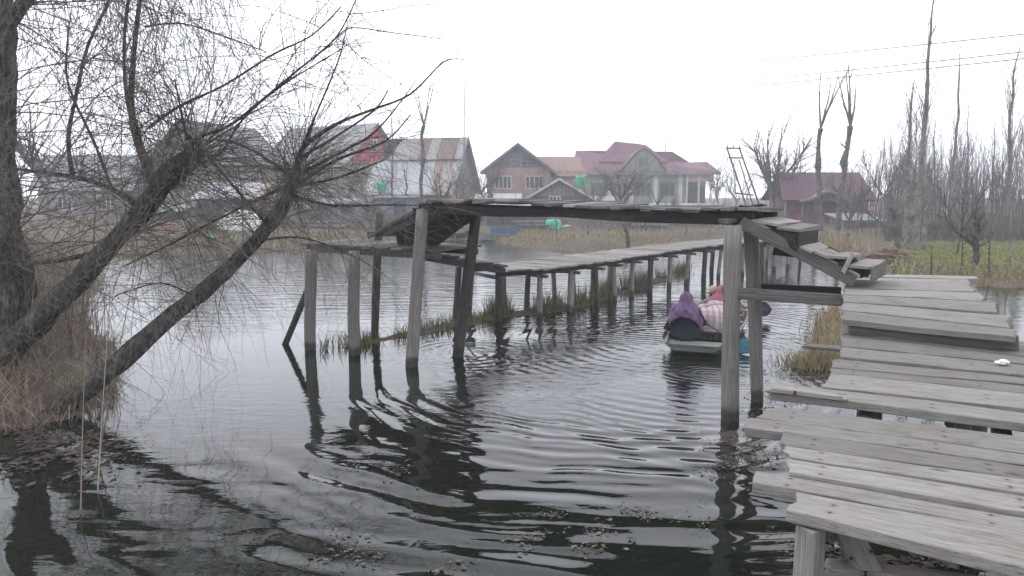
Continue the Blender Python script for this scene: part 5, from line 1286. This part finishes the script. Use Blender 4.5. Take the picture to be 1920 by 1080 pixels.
for _ in range(900):
    a = U(0, 6.28); q = U(0, 1) ** .5; hh = .42 * (1 - q * q) * U(.5, 1); p = hc_ + V((math.cos(a) * q * .75, math.sin(a) * q * .45, hh))
    hp.blade(p, (U(.2, 1), U(-.5, .5), U(-.35, .15)), U(.25, .55), .014, (0, 0, -.08), (U(-.3, .3), U(-1, 1), U(-.4, .4)))
tag(obj('straw_stack', hp, blade_mat('tan_stalks', [(0.15, 0.09, 0.055), (0.25, 0.165, 0.11), (0.34, 0.25, 0.18)], 3.0), loc=hc_), 'tan heap of cut reeds lying on the bank beside the poplars', 'heap')

# far moored boats
def far_boat(label, px, py, Y, L, rz, mat, h=.32, grp='boats moored along the far bank'):
    at = D(px, py, Y); at.z = 0; b = thing('moored_boat', label, 'boat', at, rz, grp); rr = []; r2 = []
    for i in range(11):
        u = i / 10 * 2 - 1; w_ = .55 * (1 - abs(u) ** 2.4) + .03; zg = h * .75 + h * .7 * abs(u) ** 3; zb = -.08 + h * .8 * abs(u) ** 4
        rr.append([(u * L / 2, -w_, zg), (u * L / 2, -w_ * .7, zb), (u * L / 2, w_ * .7, zb), (u * L / 2, w_, zg)])
        r2.append([(u * L / 2 * .96, -w_ + .05 * (w_ > .1), zg - .01), (u * L / 2 * .96, -w_ * .6, zb + .05), (u * L / 2 * .96, w_ * .6, zb + .05), (u * L / 2 * .96, w_ - .05 * (w_ > .1), zg - .01)])
    m1 = MB(); m1.loft(rr, closed=False, cap=False); obj('hull', m1, mat, b, world=False)
    m1 = MB(); m1.loft(r2, closed=False, cap=False); obj('floor_lining', m1, M['inner'], b, world=False); return b
M['blueboat'] = plain_mat('blue_boat_paint', (0.035, 0.09, 0.17), (0.06, 0.13, 0.22), 3.0, 0.5)
M['darkboat'] = plain_mat('dark_boat_tar', (0.03, 0.033, 0.045), (0.06, 0.065, 0.08), 3.0, 0.6)
M['slateboat'] = plain_mat('slate_boat_paint', (0.09, 0.11, 0.15), (0.14, 0.17, 0.22), 3.0, 0.6)
fbt = far_boat('long pale hulled boat with a bright blue side board moored on the far bank', 945, 444, 38.6, 3.3, 0.03, M['w_grey'])
fbt.location.z = .12
s = MB(); s.box((0.1, -.25, .42), 1.6, .06, .30); obj('side_board', s, M['blueboat'], fbt, world=False)
far_boat('dark boat moored right of the turquoise tarpaulin', 1085, 436, 42, 3.0, 0.05, M['darkboat'])
far_boat('slate blue boat lying beyond the far end of the plank walkway', 1300, 438, 42, 3.6, -0.03, M['slateboat'], .45)
far_boat('dark boat lying behind the raised footbridge left of the blue boat', 850, 440, 40.5, 2.0, 0.1, M['darkboat'], .4)
far_boat('dark punt drawn up beneath the plum roofed house', 1545, 452, 35.5, 2.6, 0.15, M['slateboat'], .4)

# ------------------------------------------------------------------ power poles and cables
pp = thing('power_pole', 'tall leaning frame of three poles with cross bars behind the right end of the bridge', 'power pole', gpt(1400, 45))
def pole(a, b, Y, r=.06):
    s = MB(); s.tube([D(a[0], a[1], Y), D(b[0], b[1], Y)], [r, r * .8], 7); obj('pole', s, M['w_dark'], pp)
pole((1412, 425), (1363, 277), 45); pole((1438, 425), (1386, 277), 45.2); pole((1424, 425), (1386, 300), 46, .045)
for a, b in (((1361, 278), (1389, 278)), ((1367, 296), (1391, 296)), ((1380, 362), (1412, 366))):
    s = MB(); s.tube([D(a[0], a[1], 45), D(b[0], b[1], 45.1)], .045, 6); obj('cross_bar', s, M['w_dark'], pp)
for px_ in (1364, 1375, 1386):
    s = MB(); p = D(px_, 277, 45); s.tube([p, p + V((0, 0, .14))], [.03, .045], 7); obj('insulator', s, M['w_timber'], pp)
for k, (ya, yb, lb_) in enumerate(((101, 62, 'uppermost thin cable sloping across the sky at right'), (136, 95, 'middle thin cable sloping across the sky at right'), (146, 108, 'lowest thin cable sloping across the sky at right'))):
    a, b = D(1000, ya + 43, 150), D(2050, yb - 12, 48); pts_ = [a.lerp(b, i / 24) - V((0, 0, (1 - (i / 12 - 1) ** 2) * .5)) for i in range(25)]
    s = MB(); s.tube(pts_, .040, 5); tag(obj('power_cable', s, M['w_dark'], loc=a), lb_, 'cable', 'power cables')
def mast(label, px, ytop, ybase, Y):
    s = MB(); a, b = D(px, ybase, Y), D(px + 2, ytop, Y); s.tube([a, a.lerp(b, .5), b], [.06, .05, .03], 6); tag(obj('mast_pole', s, M['w_timber'], loc=a), label, 'pole')
mast('thin tall pole rising at the gable of the rusty roofed house', 869, 158, 395, 57)
mast('thin pole rising behind the maroon roof', 1247, 228, 330, 93)

# ------------------------------------------------------------------ bare trees
def bare_tree(label, px, pyb, pyt, Y, r, kind, lean=0.0, mat='greybark', z=.35, grp=None, n=None, name='bare_tree', spread=1.0):
    base = gpt(px, Y, z); top = D(px + lean, pyt, Y); base.z = z; Ht = top.z - z
    tr = thing(name, label, 'tree', base, 0, grp)
    tk = MB(); cr = MB(); th_ = .85 if kind in ('poplar', 'feather') else (.62 if kind == 'pollard' else .35)
    k = 9; pts_ = [base.lerp(top, th_ * i / k) + (V((U(-.06, .06), U(-.06, .06), 0)) * (Ht / 9) * (1 if kind != 'pollard' else 1.8) if 0 < i else V((0, 0, -.3))) for i in range(k + 1)]
    rad = [r * .8 * (1 - .66 * i / k) for i in range(k + 1)]
    if kind in ('pollard', 'knob'): rad = [r * (1 - .35 * i / k) * (1.55 if i in (6, 9) else 1) for i in range(k + 1)]
    sp_ = smooth_path(pts_, 3); rr_ = [rad[min(int(i / 3), k)] + (rad[min(int(i / 3) + 1, k)] - rad[min(int(i / 3), k)]) * (i % 3) / 3 for i in range(len(sp_))]
    knobby(tk, sp_, rr_, 8, .12); tmin = max(.007, r * .07)
    if kind in ('poplar', 'feather'):
        for _ in range(n or 46):
            t_ = U(.22, 1.0) if kind == 'feather' else U(.3, 1); i = int(t_ * (len(sp_) - 1)); a = U(0, 6.28); f = .26 if kind == 'feather' else .38
            shoot(cr, sp_[i], (math.cos(a) * f * spread, math.sin(a) * f * spread, 1), Ht * U(.14, .34) * (1.25 - .5 * t_), max(tmin, rr_[i] * .21), -.05, .09, 7, 3, 4, .42, .4, 1, .35, .05)
        shoot(cr, sp_[-1], (U(-.05, .05), 0, 1), Ht * .17, rad[-1], 0, .05, 6, 4, 4, .4, .4, 1)
    elif kind == 'pollard':
        for t_, m2_ in ((.62, 7), (.8, 5), (1.0, 6)):
            i = int(t_ * (len(sp_) - 1))
            for _ in range(m2_ if t_ < 1 else 4):
                a = U(0, 6.28); f = .28 if t_ == 1 else .9
                shoot(cr, sp_[i], (math.cos(a) * f, math.sin(a) * f, 1), Ht * (U(.22, .42) if t_ == 1 else U(.03, .09)), max(tmin, r * (.42 if t_ == 1 else .22)), 0, .07, 7, 4, 3, .25, .5, 1, .3, .05)
    elif kind == 'knob':
        for t_ in (.45, .6, .75, .9, 1.0, 1.0, 1.0):
            i = int(t_ * (len(sp_) - 1))
            for _ in range(3):
                a = U(0, 6.28); shoot(cr, sp_[i], (math.cos(a), math.sin(a), .9), Ht * U(.04, .12), r * .3, 0, .25, 5, 4, 4, .6, .6, 1)
        i = int(.5 * (len(sp_) - 1)); shoot(cr, sp_[i], (-1, 0, .75), Ht * .38, r * .5, 0, .18, 6, 5, 6, .5, .6, 2, .35, .05)
    else:                                     # spreading crown from low forks
        for _ in range(n or 7):
            a = U(0, 6.28); i = random.randint(len(sp_) // 2, len(sp_) - 1)
            shoot(cr, sp_[i], (math.cos(a) * .65 * spread, math.sin(a) * .65 * spread, 1), Ht * U(.42, .68), r * .6, -.02, .12, 8, 4, 8, .48, .55, 2, .3, .04)
    obj('trunk', tk, M[mat], tr, smooth=True); obj('crown', cr, M[mat], tr); return tr
G1 = 'pollarded trees beyond the ramp'; G2 = 'poplars on the right bank'; G3 = 'bare trees among the far houses'
bare_tree('tall pollarded tree with a knobby trunk at the left end of the plum roof', 1538, 435, 118, 40, .15, 'pollard', -4, grp=G1)
bare_tree('forked pollarded tree leaning right over the middle of the plum roof', 1570, 435, 112, 41, .17, 'pollard', 36, grp=G1)
bare_tree('tallest poplar with a straight pale trunk running out of the top of the picture', 1722, 480, -8, 30, .19, 'poplar', 28, 'palebark', grp=G2, n=20)
bare_tree('slender multi twigged poplar just left of the tallest poplar', 1700, 480, 150, 29, .13, 'feather', 10, 'palebark', grp=G2)
bare_tree('pale thin poplar right of the tallest poplar with upswept branches', 1783, 470, 92, 38, .14, 'poplar', 20, 'palebark', grp=G2, n=24)
bare_tree('feathery tall poplar near the right edge', 1888, 470, 95, 40, .17, 'feather', 14, 'palebark', grp=G2, n=56)
bare_tree('second feathery poplar partly outside the right edge', 1925, 470, 130, 43, .15, 'feather', 5, 'palebark', grp=G2, n=60)
bare_tree('dark knobby lopped tree standing at the water edge right of the boardwalk', 1838, 525, 248, 21.5, .105, 'knob', 2, 'bark', z=.3)
bare_tree('lopped grey trunk with a bent top left of the poplar clump', 1690, 490, 262, 27, .10, 'knob', -34, 'greybark', grp=G2)
bare_tree('pale trunk in the middle of the poplar clump', 1712, 488, 300, 27.5, .15, 'pollard', -4, 'palebark', grp=G2)
bare_tree('forked pale trunk at the right of the poplar clump', 1735, 492, 310, 26.5, .10, 'pollard', 16, 'palebark', grp=G2)
bare_tree('crooked thin dark tree on the meadow between the poplars', 1800, 500, 330, 25, .06, 'spread', 20, 'bark', grp=G2, n=4, spread=.8)
bare_tree('spreading bare willow beside the leaning power pole', 1450, 420, 228, 52, .22, 'spread', 5, grp=G3, n=9)
bare_tree('upright bare tree rising in front of the rusty two tone roof', 790, 395, 118, 50, .14, 'pollard', 4, grp=G3)
bare_tree('lopped tree between the rusty roof and the pink brick house', 918, 395, 195, 52, .15, 'knob', 3, grp=G3)
bare_tree('bare tree in front of the pale lower roof sheets', 828, 390, 285, 50, .10, 'spread', -6, grp=G3, n=6)
bare_tree('slim bare tree at the red gable', 735, 395, 190, 52, .10, 'poplar', 0, grp=G3, n=22)
bare_tree('spreading bare bush in front of the maroon roofed house', 1165, 395, 285, 56, .16, 'spread', 0, grp=G3, n=9, spread=1.5)
bare_tree('bare tree behind the peak of the maroon roof', 1150, 330, 228, 96, .12, 'spread', 4, grp=G3, n=5)
bare_tree('low bare tree before the right part of the maroon roofed house', 1232, 395, 300, 60, .09, 'spread', 0, grp=G3, n=5)
bare_tree('bare leaning tree in front of the red curtains of the plum house', 1590, 440, 330, 42, .13, 'spread', 24, grp=G1, n=7, spread=1.3)
bare_tree('bare tree right of the plum house leaning over the boat shed', 1640, 450, 255, 44, .08, 'poplar', 22, grp=G1, n=18)
bare_tree('bare tree left of the dark gable behind the willow', 330, 400, 210, 54, .14, 'spread', 0, grp=G3, n=7)
bare_tree('bare tree beside the small grey house at far left', 90, 400, 150, 50, .16, 'spread', 0, grp=G3, n=8)
bare_tree('bare tree between the dark gable and the red gable house', 565, 400, 225, 58, .12, 'spread', 0, grp=G3, n=6)
for px_, pb_, pt_, Y_, r_, kd_, lb_ in ((655, 395, 262, 55, .08, 'spread', 'thin bare tree before the beige wall of the red gable house'), (700, 392, 300, 53, .07, 'spread', 'low bare tree left of the small green tank'), (760, 392, 296, 52, .07, 'pollard', 'thin forked tree at the left end of the two tone roof'),
        (858, 392, 305, 49, .06, 'spread', 'low bare tree before the gable of the two tone roof'), (900, 392, 268, 54, .09, 'spread', 'bushy bare tree filling the gap right of the two tone roof'), (1020, 385, 300, 60, .06, 'spread', 'thin bare tree between the salmon wing and the dark shed'),
        (1110, 392, 318, 55, .08, 'spread', 'leaning bare shrub right of the green tank on its stand'), (600, 420, 372, 43.5, .05, 'spread', 'low grey shrub on the far bank left of the landing'), (690, 425, 380, 44, .05, 'spread', 'low grey shrub on the far bank behind the left ramp'), (960, 420, 388, 45, .05, 'spread', 'low grey shrub behind the blue sided boat'),
        (1190, 425, 372, 44, .05, 'spread', 'low grey shrub beside the dark crooked stump'), (1255, 425, 365, 48, .05, 'spread', 'low grey shrub below the right part of the maroon roofed house'), (1325, 425, 372, 46, .05, 'spread', 'low grey shrub near the end of the bridge span'),
        (1345, 395, 290, 75, .10, 'spread', 'pale bare tree right of the maroon roofed house'), (1380, 400, 300, 80, .10, 'spread', 'faint bare tree behind the leaning power pole'), (1495, 400, 285, 62, .10, 'spread', 'faint bare tree behind the left end of the plum roof'),
        (1660, 440, 240, 47, .08, 'spread', 'bare tree just right of the plum roof'), (1755, 470, 210, 44, .09, 'feather', 'thin feathery tree behind the tallest poplar'), (1862, 470, 225, 46, .09, 'feather', 'thin feathery tree left of the tall feathery poplar'), (1815, 470, 190, 50, .09, 'feather', 'faint feathery tree behind the dark lopped tree')):
    bare_tree(lb_, px_, pb_, pt_, Y_, r_, kd_, U(-8, 8), grp=G3 if px_ < 1600 else 'thin trees behind the poplars', n=7 if kd_ == 'spread' else 40, spread=1.1)
# stakes on the meadow
for px_, py_, pt_, lb_ in ((1805, 499, 448, 'thin stake on the meadow left of the dark lopped tree'), (1747, 505, 462, 'thin stake on the meadow right of the poplar clump'), (1894, 500, 395, 'pale stake on the meadow near the right edge'), (1856, 505, 440, 'thin stake on the meadow right of the dark lopped tree')):
    b = W(px_, py_, .4); tp = D(px_ + U(-3, 3), pt_, b.y); s = MB(); s.tube([b - V((0, 0, .3)), tp], [.025, .018], 6); tag(obj('stake', s, M['palebark'] if '1894' in str(px_) else M['bark'], loc=b), lb_, 'stake', 'stakes on the meadow')
b = D(1178, 470, 31.5); b.z = 0; s = MB(); knobby(s, [b - V((0, 0, .4)), b + V((0.0, 0, .4)), b + V((-.08, 0, .8)), b + V((-.2, 0, 1.15))], [.10, .09, .08, .06], 8); tag(obj('tree_stump', s, M['bark'], loc=b), 'dark crooked stump standing on the grassy far bank under the bridge span', 'stump')
# thickets: masses of bare stems nobody could count
th = MB()
def stem(x, y, hh, r):
    p = V((x, y, .3)); d = V((U(-.18, .18), U(-.1, .1), 1)).normalized(); path = [p]
    for i in range(4): d = (d + rvec() * .09).normalized(); path.append(path[-1] + d * hh / 4)
    th.tube(path, [r, r * .8, r * .6, r * .4, r * .2], 3, cap=False)
    for _ in range(7):
        i = random.randint(1, 3); shoot(th, path[i].lerp(path[i + 1], R()), d + rvec() * .55 + V((0, 0, .3)), hh * U(.12, .3), r * .3, 0, .15, 4, 3, 2, .5, .5, 1)
for _ in range(800):
    y = U(38, 88) if R() < .75 else U(35, 48); x = y * U(.505, .86) if R() < .85 else y * U(.40, .52) + 2
    stem(x, y, U(2.6, 6.0) * (1 if y > 45 else .7), U(.02, .05))
for _ in range(260):
    y = U(60, 95); x = y * U(.50, .80); stem(x, y, U(5, 9.5), U(.03, .055))
for _ in range(160):
    y = U(95, 135); x = y * U(.20, .62); stem(x, y, U(4, 8.5), U(.03, .06))
for _ in range(420):
    y = U(43, 60); x = y * U(-.60, .36)
    if mnoise.noise(V((x * .22, y * .22, 4))) > U(-.4, .3): stem(x, y, U(.9, 2.6), U(.012, .028))
for _ in range(260):
    y = U(92, 125); x = y * U(-.72, .1); stem(x, y, U(4, 8.0), U(.03, .06))
tag(obj('bare_thicket', th, M['hazytwig']), kind='stuff')
us = MB()
M['brush'] = blade_mat('brushwood', [(0.05, 0.042, 0.04), (0.10, 0.085, 0.078), (0.16, 0.14, 0.125)], 1.0)
blades(us, 5200, lambda: (lambda y: V((y * U(.50, .86), y, .3)))(U(31.5, 40)), .5, 1.5, .014, .5, .5)
def bs():
    while True:
        y = U(39.5, 58); p = V((y * U(-.55, .34), y, .35))
        if mnoise.noise(V((p.x * .25, p.y * .25, 9))) > U(-.3, .3): return p
blades(us, 9500, bs, .4, 1.25, .013, .6, .6)
blades(us, 1500, lambda: (lambda y: V((y * U(.30, .52), y, .35)))(U(44, 60)), .4, 1.4, .016, .6, .6)
tag(obj('brushwood', us, M['brush']), kind='stuff')
print('scene built', len(bpy.data.objects))
